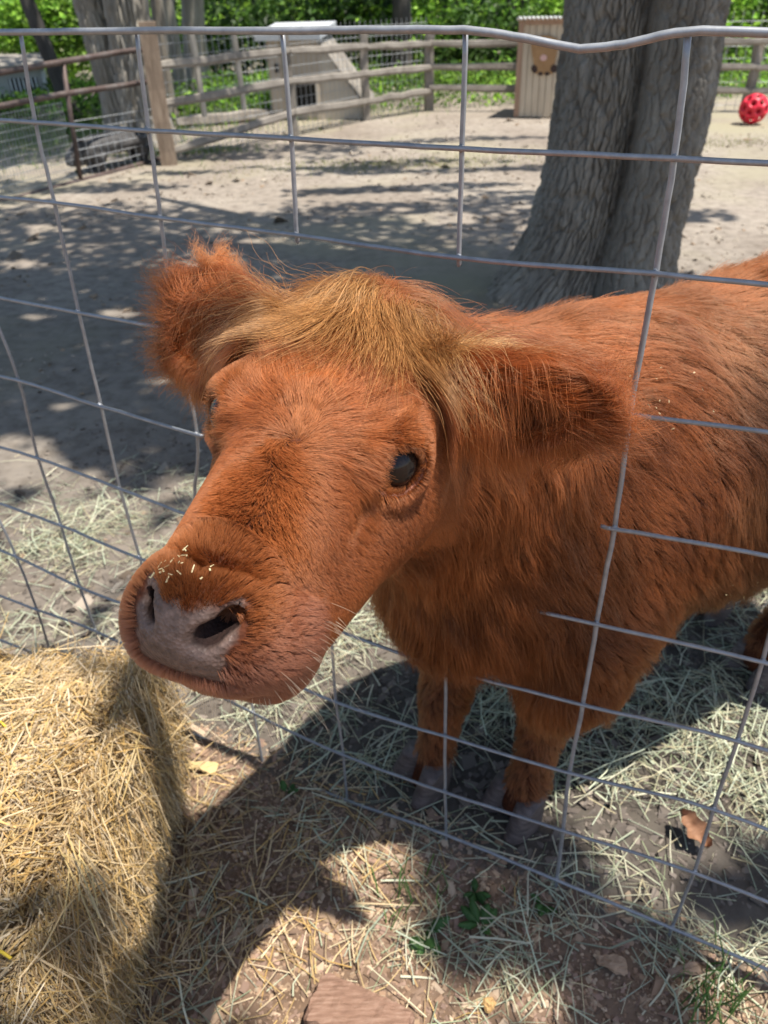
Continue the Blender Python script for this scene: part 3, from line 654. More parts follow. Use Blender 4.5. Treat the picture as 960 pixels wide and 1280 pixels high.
# --- body, neck and legs
_bodym = (1 - _headm) * (~_isear) * (_cen[:, 2] > .085)
_vis = .22 + .78 * sstep(-.5, .2, -((np.cross(_tb - _ta, _tc - _ta) / (2 * _area[:, None] + 1e-12)) * nrm_ if False else np.einsum('ij,ij->i', np.cross(_tb - _ta, _tc - _ta) / (2 * _area[:, None] + 1e-12), (_cen - CAM) / np.linalg.norm(_cen - CAM, axis=1)[:, None])))
P = roots(1.5e5 * _bodym * _vis, 22); q = (P - BF) @ BR
def body_flow(p, t):
    q = (p - BF) @ BR; n = len(p); d = np.tile(np.array([.55, 0, -.85]), (n, 1)); nk = sstep(.10, -.10, q[:, 0])[:, None]
    d = d * (1 - nk) + np.array([.35, .1, -1.0]) * nk; top = sstep(.80, .92, p[:, 2])[:, None]; d = d * (1 - top) + np.array([.9, 0.2, -.25]) * top
    return d @ BR.T + .45 * vnoise(p, 9, 77) * 1.0
leg = sstep(.42, .30, P[:, 2]) * sstep(.9, .5, q[:, 0] * 0 + np.abs(q[:, 0])) ; leg = sstep(.40, .30, P[:, 2])
Lb = .048 + .022 * sstep(.2, -.1, q[:, 0]) + .012 * vnoise(P, 12, 4)[:, 1]; Lb = Lb * (1 - .35 * sstep(.13, .20, q[:, 1]) * sstep(.35, .1, q[:, 0])); Lb = np.maximum(.02, Lb) * (1 - .70 * leg) * r_.uniform(.6, 1.25, len(P))
S_ = grow(P, Lb, 5, body_flow, .40 * (1 - .4 * leg), .25 + 0 * Lb, clump_shift(P, .024, 2) * .50, .22, off=.002, seed=6, curl_scale=30)
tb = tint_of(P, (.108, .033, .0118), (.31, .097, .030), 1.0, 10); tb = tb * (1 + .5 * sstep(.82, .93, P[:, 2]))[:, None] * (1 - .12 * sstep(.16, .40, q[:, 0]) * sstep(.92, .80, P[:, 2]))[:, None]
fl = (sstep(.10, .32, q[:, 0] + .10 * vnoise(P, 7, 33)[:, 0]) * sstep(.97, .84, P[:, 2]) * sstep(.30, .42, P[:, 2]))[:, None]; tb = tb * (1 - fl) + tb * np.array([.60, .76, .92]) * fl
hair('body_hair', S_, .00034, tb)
# --- ears
P = roots(6.5e5 * _isear, 23); et, ew = ear_t(P); AX = np.array([e[2] for e in EARS])[ew]; SDv = np.array([e[3] for e in EARS])[ew]; OP = np.array([e[4] for e in EARS])[ew]; EB = np.array([e[0] for e in EARS])[ew]
side = ((P - EB) * SDv).sum(1) / .055; back = ((P - EB) * OP).sum(1)
def ear_flow(p, t): return AX * .9 + SDv * np.clip(side, -1, 1)[:, None] * .9 + OP * .15
Le = (.024 + .044 * sstep(.5, 1.05, et) + .022 * np.abs(np.clip(side, -1, 1)) ** 2) * r_.uniform(.5, 1.35, len(P))
S_ = grow(P, Le, 5, ear_flow, .50, .30, clump_shift(P, .012, 3) * .6, .34, off=.0015, seed=7, curl_scale=45, lift_decay=.75)
hair('ear_hair', S_, .00020, tint_of(P, (0.15, 0.033, 0.009), (0.465, 0.124, 0.0326), 1.0, 12))
# --- long hair falling like a curtain from each ear's upper edge, a tuft standing on the far ear
def onto_skin(p):
    for _ in range(6): p = p - grad_sd(p) * (sample_sd(p) - .001)[:, None]
    return p
for i, (b_, t_, ax_, sv_, op_, ln_, ew_) in enumerate(EARS):
    up_ = math.copysign(1, sv_[2]); n = 2400; a_ = r_.uniform(.0, 1.08, n); prof = np.sqrt(np.clip(1 - (1.75 * (a_ - .5)) ** 2, .02, 1))
    ht_ = r_.uniform(-.35, 1.0, n); rt_ = onto_skin(b_ + ax_ * (ln_ * a_)[:, None] + sv_ * (up_ * ew_ * prof * ht_)[:, None] + op_ * r_.uniform(-.004, .010, (n, 1)))
    fl_ = -sv_ * up_ * .9 + op_ * .55 + ax_ * (.20 if i == 0 else .45); Le = r_.uniform(.035, .085, n) * (.85 + .3 * np.sin(np.pi * np.clip(a_, 0, 1)))
    S_ = grow(rt_, Le, 8, lambda p, t: np.tile(fl_, (n, 1)) + .25 * vnoise(p, 30, 90), .70, 1.3, clump_shift(rt_, .017, 4) * .7, .28, off=.0025, seed=8 + i, curl_scale=38, lift_decay=.72)
    hair('ear_fringe', S_, .00022, tint_of(rt_, (.15, .036, .0098), (.52, .165, .050), 1.0, 13 + i))
    n = 1500 if i else 900; a_ = np.clip(r_.normal(.62, .13, n), .2, 1.05) if i else r_.uniform(.55, 1.1, n); prof = np.sqrt(np.clip(1 - (1.75 * (a_ - .5)) ** 2, .02, 1)); rt_ = onto_skin(b_ + ax_ * (ln_ * a_)[:, None] + sv_ * (up_ * ew_ * prof)[:, None] + op_ * r_.uniform(-.012, .008, (n, 1)))
    fl_ = sv_ * up_ * (1.0 if i else .25) + ax_ * (.55 if i else 1.0); S_ = grow(rt_, r_.uniform(.02, .075 if i else .055, n) * (1 - .6 * np.clip(np.abs(a_ - .62) / .3, 0, 1) * i), 6, lambda p, t: np.tile(fl_, (n, 1)), .6, -.1 if i else .15, clump_shift(rt_, .014, 5) * .5, .28, seed=40 + i, curl_scale=40, lift_decay=.8)
    hair('ear_tuft', S_, .00019, tint_of(rt_, (.20, .050, .014), (.58, .21, .065), 1.0, 17))
# --- forelock: falls forward over the brow, sweeps to both ears
fk = np.exp(-((_hc[:, 0] + .148) / .034) ** 2 - (_hc[:, 1] / .070) ** 2) * (_hc[:, 2] > -.005)
P = roots(4.6e5 * fk, 25); h = toH(P); cl = clump_shift(P, .020, 6)
def lock_flow(p, t):
    h0 = toH(p); lat = np.exp(-(h0[:, 1] / .034) ** 2); d = np.stack([(.50 * (h0[:, 0] + .17) + .036) * lat - .012 * (1 - lat), (h0[:, 1] - .004) * 1.05, 0 * h0[:, 0]], 1); d /= np.linalg.norm(d, axis=1)[:, None] + .006
    d[:, 0] += .15 * lat; d[:, 2] -= .10; return d @ HR.T
sidef = np.clip(np.abs(h[:, 1]) / .05, 0, 1.2); longr = np.exp(-((h[:, 1] - .040) / .016) ** 2)
Lk = (.090 + .012 * sidef + .040 * longr) * r_.uniform(.45, 1.35, len(P))
S_ = grow(P, Lk, 10, lock_flow, .60, .50 + .25 * longr, cl * .72, .34, off=.0016, seed=9, curl_scale=38, lift_decay=.72)
tk = tint_of(P, (.19, .062, .017), (.62, .27, .088), 1.0, 14); tk *= (.72 + .40 * np.maximum(longr, sstep(-.02, -.05, h[:, 1])))[:, None]
hair('forelock', S_, .00025, tk)
n = 2400; rl = np.random.default_rng(62); rr0 = rl.normal(.004, .026, n); rp = onto_skin(np.array([H(a, b, .04) for a, b in zip(rl.normal(-.150, .010, n), rr0)])); ll = rl.uniform(.075, .165, n)
fl2 = HN[None] * (.95 - .5 * np.clip(np.abs(rr0) / .05, 0, 1))[:, None] + HS[None] * (rr0 * 22)[:, None]
S_ = grow(rp, ll, 11, lambda p, t: fl2 + .18 * vnoise(p, 32, 92), .42, .55, clump_shift(rp, .013, 9) * .75, .24, off=.0028, seed=16, curl_scale=36, lift_decay=.72)
hair('forelock', S_, .00027, tint_of(rp, (.14, .046, .0125), (.70, .35, .125), 1.0, 23) * rl.uniform(.42, 1.15, (n, 1)))
n = 1900; rl = np.random.default_rng(61); rp = onto_skin(np.array([H(a, b, .03) for a, b in zip(rl.normal(-.135, .009, n), rl.normal(.040, .009, n))])); ll = rl.uniform(.085, .15, n)
S_ = grow(rp, ll, 12, lambda p, t: np.tile(HS * 1.0 + HN * .30, (n, 1)) + .2 * vnoise(p, 30, 91), .75, 1.6, clump_shift(rp, .020, 8) * .85, .22, off=.0022, seed=15, curl_scale=34, lift_decay=.80)
hair('forelock', S_, .00024, tint_of(rp, (.38, .18, .060), (.88, .54, .22), 1.0, 19))
fw_ = roots(9.0e3 * fk, 27); S_ = grow(fw_, r_.uniform(.03, .075, len(fw_)), 8, lambda p, t: lock_flow(p, t) + .8 * vnoise(p, 20, 8), 1.3, .3, None, .3, seed=12, lift_decay=.86)
hair('flyaway_hair', S_, .00010, np.tile([.42, .20, .07], (len(fw_), 1)))
# --- whiskers and lashes
wr = roots(9.0e3 * (_hc[:, 0] > .11) * (_hc[:, 0] < .20) * (_hc[:, 2] < -.07) * (1 - _bare), 26); wl = np.random.default_rng(5).uniform(.03, .075, len(wr))
S_ = grow(wr, wl, 7, lambda p, t: face_flow(p, t) * .4 + np.array([0, 0, -.3]), 1.3, .35, None, .12, seed=11, lift_decay=.93)
hair('whiskers', S_, .00012, np.tile([.75, .62, .45], (len(wr), 1)))
for e, q in zip(EYE, (1, -1)):
    o = HR @ nrm((.66, q * .72, .26)); up_ = HR @ nrm((-.15, 0, 1.0)); fw = HR @ nrm((1, -.4 * q, 0)); n = 34; r2 = np.random.default_rng(30); a = r2.uniform(-1.5, -.2, n)
    root = e + .0240 * (o[None] * .62 + up_[None] * np.cos(a)[:, None] * .66 - fw[None] * np.sin(-a)[:, None] * .72)
    dr = o[None] * .8 + up_[None] * .55 - fw[None] * .25 + fw[None] * np.sin(a)[:, None] * .5 + r2.normal(0, .1, (n, 3)); t = np.linspace(0, 1, 6)[None, :, None]; ln_ = r2.uniform(.007, .013, n)[:, None, None]
    S_ = root[:, None] + dr[:, None] * t * ln_ + np.array([0, 0, -.5]) * (t ** 2) * ln_
    hair('eyelashes', S_, .00014, np.tile([.55, .36, .24], (n, 1)))
# ------------------------------------------------------------------ straw bale at lower left
BX0, BX1, BY0, BY1, BZ = -1.03, -.452, .02, 1.02, .345
bale = thing('straw_bale', 'golden straw bale breaking apart in front of the wire fence', 'straw bale', loc=(BX1 - .3, .52, 0)); BMI = np.array([-(BX1 - .3), -.52, 0])
def bale_top(x, y):
    ed = np.minimum(BX1 - x, BY1 - y); rd = np.clip(ed / .065, 0, 1)
    z = BZ * (1 - .10 * (1 - rd) ** 2) + .05 * (fbm(x * 7, y * 7, 71) - .5) + .025 * (fbm(x * 19, y * 19, 73) - .5)
    for px, py, s, dp in ((135, 905, .042, .10), (100, 850, .05, .025), (40, 1155, .05, .03), (185, 960, .04, .03)):
        c = G(px, py, BZ); z = z - dp * gauss(x, y, c, s, s * .8)
    return z
nb = 90; bx = np.linspace(BX0, BX1, nb); by = np.linspace(BY0, BY1, nb + 40); XX, YY = np.meshgrid(bx, by, indexing='ij')
top = np.stack([XX, YY, bale_top(XX, YY) - .012], -1); hgt = np.linspace(0, 1, 26)[1:]
vs = [top.reshape(-1, 3)]; ix = np.arange(XX.size).reshape(XX.shape); fs = [np.stack([ix[:-1, :-1], ix[1:, :-1], ix[1:, 1:], ix[:-1, 1:]], -1).reshape(-1, 4)]; off = XX.size
def skirt(edge, outd, rev):
    global off
    rows = [edge]; n = len(edge)
    for t in hgt:
        e = edge.copy(); e[:, 2] = edge[:, 2] * (1 - t); bulge = .018 * math.sin(math.pi * min(1, t * 1.1)) + .022 * (fbm(edge[:, 0] * 9 + edge[:, 1] * 9, e[:, 2] * 9 + outd[0] * 3, 81) - .5)
        e = e + np.asarray(outd)[None] * np.asarray(bulge)[:, None]; rows.append(e)
    V = np.concatenate(rows); k = np.arange(len(V)).reshape(len(rows), n) + off; q = np.stack([k[:-1, :-1], k[1:, :-1], k[1:, 1:], k[:-1, 1:]], -1).reshape(-1, 4)
    vs.append(V); fs.append(q[:, ::-1] if rev else q); off += len(V)
skirt(top[-1], (1, 0, 0), False); skirt(top[:, -1], (0, 1, 0), True); skirt(top[0], (-1, 0, 0), True); skirt(top[:, 0], (0, -1, 0), False)
m_core = noise_mat('packed_straw', [(.25, (.20, .135, .065)), (.5, (.40, .285, .14)), (.8, (.58, .44, .24))], scale=30, rough=.85, stretch=(1, 3.5, 3.5), bump=.9, bscale=70, dist=.012)
mesh_np('bale_core', np.concatenate(vs) + BMI, np.concatenate(fs), m_core, bale)
STC = [(.58, .40, .17), (.66, .48, .24), (.50, .33, .13), (.69, .53, .31), (.56, .42, .245), (.42, .29, .155), (.70, .56, .37), (.61, .385, .135), (.35, .23, .115)]
def straw_cols(r, k, pal=STC): pal = np.array(pal); return pal[r.integers(0, len(pal), k)] * r.uniform(.72, 1.15, (k, 1))
r = np.random.default_rng(91); k = 24000
x = r.uniform(BX0, BX1 + .005, k); y = r.uniform(BY0 + .2, BY1, k); tuft = value_noise(x * 8, y * 8, 5) * 6.28 * 1.3 + value_noise(x * 3, y * 3, 6) * 4
a = tuft + r.normal(0, .75, k); el = r.normal(.10, .28, k); D = np.stack([np.cos(a) * np.cos(el), np.sin(a) * np.cos(el), np.sin(el)], 1)
chop = gauss(x, y, G(70, 1180, BZ), .22, .20); Ln = (.02 + .075 * r.uniform(size=k) ** 1.6) * (1 - .5 * chop); P = np.stack([x, y, bale_top(x, y) + r.uniform(-.010, .014, k)], 1) - D * (Ln * .5)[:, None]
tag(strands(P + BMI, D, Ln, r.uniform(.0005, .0016, k) * (1 + .35 * chop), np.abs(r.normal(0, .06, k)), straw_cols(r, k), 'straw', m_straw, bale), kind='stuff')
k = 13000; y = r.uniform(BY0 + .25, BY1, k); z = r.uniform(0, BZ + .01, k); x = BX1 + .022 * (fbm(y * 9 + BX1 * 9, z * 9 + 3, 81) - .5) + .018 * np.sin(np.pi * np.clip(1 - z / BZ, 0, 1)) + r.uniform(-.006, .016, k)
el = -math.pi / 2 + r.normal(0, .55, k); D = np.stack([np.abs(r.normal(.10, .18, k)), np.cos(el), np.sin(el)], 1); D /= np.linalg.norm(D, axis=1)[:, None]; Ln = r.uniform(.03, .13, k)
P = np.stack([x, y, z + Ln * .45], 1); P[:, 2] = np.minimum(P[:, 2], BZ + .015)
tag(strands(P + BMI, D, Ln, r.uniform(.0005, .0014, k), np.abs(r.normal(0, .07, k)), straw_cols(r, k) * .95, 'straw', m_straw, bale), kind='stuff')
k = 2200; x = r.uniform(BX0, BX1, k); z = r.uniform(.05, BZ, k); D = np.stack([r.normal(0, .6, k), np.abs(r.normal(.2, .2, k)), r.normal(-.5, .5, k)], 1); D /= np.linalg.norm(D, axis=1)[:, None]; Ln = r.uniform(.03, .10, k)
tag(strands(np.stack([x, np.full(k, BY1) + r.uniform(-.005, .015, k), z], 1) + BMI, D, Ln, r.uniform(.0007, .0018, k), np.abs(r.normal(0, .06, k)), straw_cols(r, k), 'straw', m_straw, bale), kind='stuff')
# thick bundles pulled loose, and bits of baling twine
k = 0; Pl, Dl, Ll = [], [], []
for px, py, qx, qy, n in ((95, 1060, 112, 1150, 7), (88, 1050, 125, 1160, 5), (5, 850, 60, 868, 16), (0, 870, 50, 850, 10), (150, 965, 138, 1005, 8), (60, 960, 72, 1000, 6), (170, 935, 152, 975, 6)):
    A = G(px, py, BZ + .02); B = G(qx, qy, BZ + .012); 
    for _ in range(n):
        o = r.normal(0, .012, 3) * [1, 1, .5]; d = nrm(B - A + r.normal(0, .022, 3)); Pl.append(A + o); Dl.append(d); Ll.append(np.linalg.norm(B - A) * r.uniform(.7, 1.2))
Pl, Dl, Ll = map(np.array, (Pl, Dl, Ll)); k = len(Pl)
tag(strands(Pl + BMI, Dl, Ll, r.uniform(.0008, .0016, k), np.abs(r.normal(0, .05, k)), straw_cols(r, k, [(.62, .44, .18), (.66, .50, .25), (.58, .43, .23)]), 'straw', m_straw, bale), kind='stuff')
m_twine = mat('twine', (.75, .52, .05), .6)
for px, py, q2 in ((-4, 900, (10, 912)), (-6, 1188, (14, 1198))):
    mb = MB(); A = G(px, py, BZ + .016); B = G(*q2, BZ + .018); mb.tube(spline([A, (A + B) / 2 + [0, 0, .006], B]) + BMI, .002, 6); mb.build('twine', m_twine, bale)
# straw spilled beside the bale
def spill(x, y): return .9 * gauss(x, y, (-.41, .70), .06, .35) + .35 * gauss(x, y, (-.2, .75), .2, .3)
lay_hay(4200, 43, 'loose_straw', (.03, .12), (.0007, .0017), STC, 'loose golden straw spilled at the foot of the bale', spill, (-.40, .3, .35, 1.1), .02, m_straw)

# ------------------------------------------------------------------ small things on the ground
def local(v, o): return np.asarray(v) - np.asarray(o)
m_block = noise_mat('weathered_wood', [(.25, (.13, .07, .045)), (.5, (.25, .145, .098)), (.75, (.36, .235, .17))], scale=9, rough=.85, stretch=(3, 22, 22), bump=.6, bscale=40, dist=.004)
c = G(453, 1248, .025); tl, tr = G(404, 1211, .05), G(520, 1262, .05); xd = nrm((tr - tl) * [1, 1, 0]); yd = np.array([xd[1], -xd[0], 0])
ln = np.linalg.norm(tr - tl); wd = .075; bm = MB(); nx_, ny_, nz_ = 14, 8, 6
o = (tl + xd * ln / 2 + yd * wd / 2) * [1, 1, 0]
wb = thing('wood_block', 'chunk of rough reddish wood lying in the mulch', 'wood block', loc=tuple(o))
def rough_box(sx, sy, sz, seed, amp, n=(14, 8, 6), bev=.12):
    r = np.random.default_rng(seed); V = {}; mb = MB(); lst = []; F = []
    def vid(i, j, k):
        if (i, j, k) not in V:
            p = np.array([i / n[0] - .5, j / n[1] - .5, k / n[2]]); q = (p - [0, 0, .5]) * 2
            cnt = np.sum(np.abs(q) > .98); p = np.array([p[0], p[1], p[2] - .5]) * (1 - bev * max(0, cnt - 1) * .35); p[2] += .5
            V[(i, j, k)] = len(lst); lst.append(p * [sx, sy, sz] + r.normal(0, amp, 3))
        return V[(i, j, k)]
    for i in range(n[0]):
        for j in range(n[1]):
            F.append((vid(i, j, n[2]), vid(i + 1, j, n[2]), vid(i + 1, j + 1, n[2]), vid(i, j + 1, n[2]))); F.append((vid(i, j, 0), vid(i, j + 1, 0), vid(i + 1, j + 1, 0), vid(i + 1, j, 0)))
    for i in range(n[0]):
        for k in range(n[2]):
            F.append((vid(i, 0, k), vid(i + 1, 0, k), vid(i + 1, 0, k + 1), vid(i, 0, k + 1))); F.append((vid(i, n[1], k), vid(i, n[1], k + 1), vid(i + 1, n[1], k + 1), vid(i + 1, n[1], k)))
    for j in range(n[1]):
        for k in range(n[2]):
            F.append((vid(0, j, k), vid(0, j, k + 1), vid(0, j + 1, k + 1), vid(0, j + 1, k))); F.append((vid(n[0], j, k), vid(n[0], j + 1, k), vid(n[0], j + 1, k + 1), vid(n[0], j, k + 1)))
    return np.array(lst), F
v, f = rough_box(ln, wd, .05, 3, .0012); mb = MB(); mb.add(v @ np.stack([xd, -yd, [0, 0, 1]]), f); bl = mb.build('block', m_block, wb, smooth=False); bl.name = 'block'
def chip(px, py, L, W, T, ang, col, name, label, cat, seed):
    o = G(px, py, .006); v, f = rough_box(L, W, T, seed, .0011, (9, 5, 2), .3); v[:, 1] *= 1 + .35 * np.sin(v[:, 0] / L * 5 + seed); v[:, 2] += .004 * np.cos(v[:, 0] / L * 4)
    mb = MB(); mb.add(v @ rotm('Z', ang).T, f); m = noise_mat(name, [(.3, tuple(.7 * q for q in col)), (.7, col)], scale=30, rough=.8, stretch=(1, 5, 5), bump=.5, dist=.002)
    ob = mb.build(name, m, None, smooth=False); ob.location = o; return tag(ob, label, cat)
chip(249, 960, .075, .026, .006, -8, (.62, .46, .22), 'wood_chip', 'flat pale yellow wood chip beside the straw bale', 'wood chip', 5)
chip(765, 1206, .048, .022, .007, -18, (.42, .28, .18), 'wood_chip', 'brown wood chip in the hay below the lowest wire', 'wood chip', 7)
chip(612, 1257, .020, .016, .008, 30, (.58, .36, .15), 'wood_chip', 'small orange wood chip at the front edge of the yard', 'wood chip', 9)
chip(330, 1160, .030, .016, .007, 40, (.50, .36, .24), 'wood_chip', 'tan wood chip in the sunlit mulch right of the bale', 'wood chip', 11)
chip(855, 1215, .055, .016, .008, 6, (.34, .24, .17), 'wood_chip', 'long brown bark chip at the lower right', 'wood chip', 12)
# dry leaf
m_dry = noise_mat('dry_leaf', [(.3, (.17, .085, .045)), (.7, (.31, .165, .095))], scale=60, rough=.7, bump=.3, dist=.002)
def leaf_blade(L, W, lobes, curl, n=28, seed=1):
    r = np.random.default_rng(seed); t = np.linspace(0, 1, n); half = W * np.sin(np.pi * np.clip(t, .02, .98)) ** .7 * (1 + lobes * np.sin(t * 17 + .6)) ; V = []; F = []
    for i in range(n):
        for j, u in enumerate((-1, -.5, 0, .5, 1)):
            V.append([L * (t[i] - .5), half[i] * u, curl * (u * u) + curl * 1.3 * (t[i] - .4) ** 2 + r.normal(0, abs(curl) * .10)])
    for i in range(n - 1):
        for j in range(4): F.append((i * 5 + j, (i + 1) * 5 + j, (i + 1) * 5 + j + 1, i * 5 + j + 1))
    return np.array(V), F
v, f = leaf_blade(.074, .020, .20, .020); mb = MB(); mb.add(v @ rotm('Z', 118).T @ rotm('X', 20).T + [0, 0, .012], f); mb.add((v * .999 - [0, 0, .0006]) @ rotm('Z', 118).T @ rotm('X', 20).T + [0, 0, .012], [q[::-1] for q in f])
lf = mb.build('dry_leaf', m_dry, None); lf.location = G(864, 1043, .012); tag(lf, 'curled reddish brown dead leaf on the hay', 'leaf')
# green weeds
m_weed = tint_mat('weed', rough=.5, trans=.3)
def weed(px, py, n, L, label, seed):
    r = np.random.default_rng(seed); o = G(px, py, .004); t = thing('weed', label, 'weed', 'weeds sprouting through the hay', tuple(o))
    for i in range(n):
        v, f = leaf_blade(L * r.uniform(.6, 1.1), L * r.uniform(.16, .26), .12, -.006, 10, seed + i); v[:, 0] += L * .5
        R = rotm('Z', r.uniform(0, 360)) @ rotm('Y', -r.uniform(8, 50)); mb = MB(); c = (np.array([.060, .135, .036]) * r.uniform(.8, 1.3)); mb.add(v @ R.T, f, tuple(c)); mb.build('leaf', m_weed, t)
weed(594, 1115, 7, .026, 'small bright green weed below the near front hoof', 61); weed(532, 1165, 6, .045, 'broad dark green weed below the far front hoof', 64)
weed(600, 1155, 7, .042, 'low leafy weed in the middle of the foreground hay', 67); weed(358, 992, 4, .030, 'tiny two leaved weed in the shade right of the bale', 70); weed(680, 1130, 5, .030, 'faint green weed half buried in hay right of the others', 74)
def grass_blades(x, y, h, r, pal, name, label, m, w=.0016, lean=.35):
    k = len(x); a = r.uniform(0, 6.28, k); D = np.stack([np.cos(a) * lean, np.sin(a) * lean, np.ones(k)], 1); D /= np.linalg.norm(D, axis=1)[:, None]
    pal = np.array(pal); return tag(strands(np.stack([x, y, ground_z(x, y)], 1), D, h, np.full(k, w) * r.uniform(.7, 1.4, k), np.abs(r.normal(0, .08, k)), pal[r.integers(0, len(pal), k)] * r.uniform(.7, 1.2, (k, 1)), name, m), label, None, None, 'stuff')
r = np.random.default_rng(77); c1 = G(895, 1255); c2 = G(500, 1120); xs = np.concatenate([r.normal(c1[0], .03, 60), r.normal(c2[0], .05, 25)]); ys = np.concatenate([r.normal(c1[1], .03, 60), r.normal(c2[1], .03, 25)])
grass_blades(xs, ys, r.uniform(.03, .09, len(xs)), r, [(.10, .22, .05), (.16, .28, .08)], 'grass', 'thin green grass shoots in the foreground hay', m_weed)
# bits of straw stuck to the calf's nose and back
r = np.random.default_rng(5); pts = []
for _ in range(24): pts.append(atplane(*(np.array([225, 705]) + r.normal(0, 1, 2) * [32, 10]), H(.19, 0, .0), HU))
hd = np.array(pts); k = len(hd); g0 = grad_sd(hd)
for _ in range(12): hd = hd - g0 * (sample_sd(hd) - .004)[:, None]; g0 = grad_sd(hd)
for px, py, n in ((870, 420, 12), (790, 490, 9), (920, 745, 9), (880, 500, 8)):
    q = np.array([atplane(px + r.normal() * 28, py + r.normal() * 22, Bp(.4, .2, .6), BL) for _ in range(n)]); gq = grad_sd(q)
    for _ in range(20): q = q - gq * (sample_sd(q) - .022)[:, None]; gq = grad_sd(q)
    hd = np.concatenate([hd, q])
k = len(hd); gq = grad_sd(hd); D = r.normal(size=(k, 3)); D = D - gq * (D * gq).sum(1)[:, None] * .8; D /= np.linalg.norm(D, axis=1)[:, None]
tag(strands(hd, D, r.uniform(.0015, .007, k) * r.uniform(.4, 1.2, k), r.uniform(.0003, .0009, k), np.zeros(k), np.array([(.72, .62, .36)]) * r.uniform(.8, 1.2, (k, 1)), 'hay_crumbs', m_straw), 'tiny hay crumbs caught on the calf\'s nose and flank', None, None, 'stuff')
# ------------------------------------------------------------------ yard fences, gate, sheds
m_rail = noise_mat('grey_split_wood', [(.25, (.15, .13, .108)), (.5, (.25, .222, .19)), (.8, (.36, .325, .28))], scale=5, rough=.85, stretch=(1, 1, 1), bump=.5, bscale=25, dist=.01)
m_post = noise_mat('brown_post_wood', [(.25, (.16, .115, .08)), (.5, (.27, .20, .145)), (.8, (.38, .30, .225))], scale=6, rough=.85, stretch=(4, 4, .6), bump=.5, bscale=20, dist=.01)
m_gate = noise_mat('worn_gate_tube', [(.3, (.055, .046, .044)), (.5, (.12, .085, .074)), (.75, (.20, .18, .168))], scale=5, rough=.55, metal=.35, bump=.15)
m_stake = noise_mat('sun_bleached_stake', [(.3, (.42, .36, .28)), (.7, (.58, .52, .43))], scale=6, rough=.8, bump=.3)
m_mesh = mat('woven_wire', (.42, .43, .44), .5, .5)
def rail(mb, a, b, h=.10, th=.05, seed=1):
    """split rail: slightly crooked, faceted"""
    r = np.random.default_rng(seed); n = 7; a = np.asarray(a, float); b = np.asarray(b, float); x = nrm(b - a); y = nrm(np.cross([0, 0, 1], x)); z = np.cross(x, y); R = []
    for i in range(n):
        t = i / (n - 1); c = a + (b - a) * t + z * r.normal(0, .004) + y * r.normal(0, .004); k = 1 - .25 * abs(2 * t - 1) ** 3
        for an in (20, 75, 130, 200, 255, 320):
            q = math.radians(an); R.append(c + z * math.sin(q) * h * .5 * k * r.uniform(.88, 1.1) + y * math.cos(q) * th * .5 * k * r.uniform(.9, 1.1))
    f = [(i * 6 + j, i * 6 + (j + 1) % 6, i * 6 + 6 + (j + 1) % 6, i * 6 + 6 + j) for i in range(n - 1) for j in range(6)] + [tuple(range(6))[::-1], tuple((n - 1) * 6 + j for j in range(6))]
    mb.add(R, f)
def post(mb, p, h, w, seed=1, sq=True):
    r = np.random.default_rng(seed); p = np.asarray(p, float); n = 6; R = []
    for i in range(n):
        z = -.15 + (h + .15) * i / (n - 1); o = r.normal(0, .006, 2)
        for an in ((45, 135, 225, 315) if sq else range(0, 360, 45)):
            q = math.radians(an + 12); R.append(p + [math.cos(q) * w * .6 * r.uniform(.93, 1.05) + o[0], math.sin(q) * w * .6 * r.uniform(.93, 1.05) + o[1], z])
    k = 4 if sq else 8
    f = [(i * k + j, i * k + (j + 1) % k, i * k + k + (j + 1) % k, i * k + k + j) for i in range(n - 1) for j in range(k)] + [tuple(range(k))[::-1], tuple((n - 1) * k + j for j in range(k))]
    mb.add(R, f)
def vplane(px, py, a, b):
    """point of the photograph on the upright plane through ground points a and b"""
    d = b - a; return atplane(px, py, a, nrm([d[1], -d[0], 0]))
PA, PB, PC, PD = G(212, 205), G(366, 170), G(458, 150), G(536, 138)
def ht(px, py, a, b): return vplane(px, py, a, b)[2]
# fence running from the big post to the corner
fb = thing('rail_fence', 'weathered rail fence backed with woven wire running to the far corner', 'rail fence', 'rail fences around the yard', tuple(PC)); LO = -PC
def part(parent, name, m, fn, smooth=False, off=None):
    mb = MB(); fn(mb); mb.v = [v + off for v in mb.v]; return mb.build(name, m, parent, smooth)
for p, top, w_ in ((PB, (366, 42), .10), (PC, (458, 42), .10), (PD, (536, 41), .12)):
    part(fb, 'post', m_rail, lambda mb: post(mb, p, atY(top[0], top[1], p[1])[2], w_, int(p[0] * 100) % 97 + 3), off=LO)
RY = {'A': (79, 127, 188), 'B': (63, 101, 140), 'C': (58, 92, 126), 'D': (55, 84, 113)}
for (a, ka), (b, kb) in (((PA, 'A'), (PB, 'B')), ((PB, 'B'), (PC, 'C')), ((PC, 'C'), (PD, 'D'))):
    xa, xb = proj(a)[0], proj(b)[0]
    for i in range(3):
        za = vplane(xa, RY[ka][i], PA, PB)[2] if ka == 'A' else atY(xa, RY[ka][i], a[1])[2]; zb = atY(xb, RY[kb][i], b[1])[2]
        dd = nrm(b - a); off = np.array([dd[1], -dd[0], 0]) * .06
        part(fb, 'rail', m_rail, lambda mb: rail(mb, np.array([*a[:2], max(za, .06)]) + off, np.array([*b[:2], max(zb, .06)]) + off, .085, .05, int(za * 1000) % 89), off=LO)
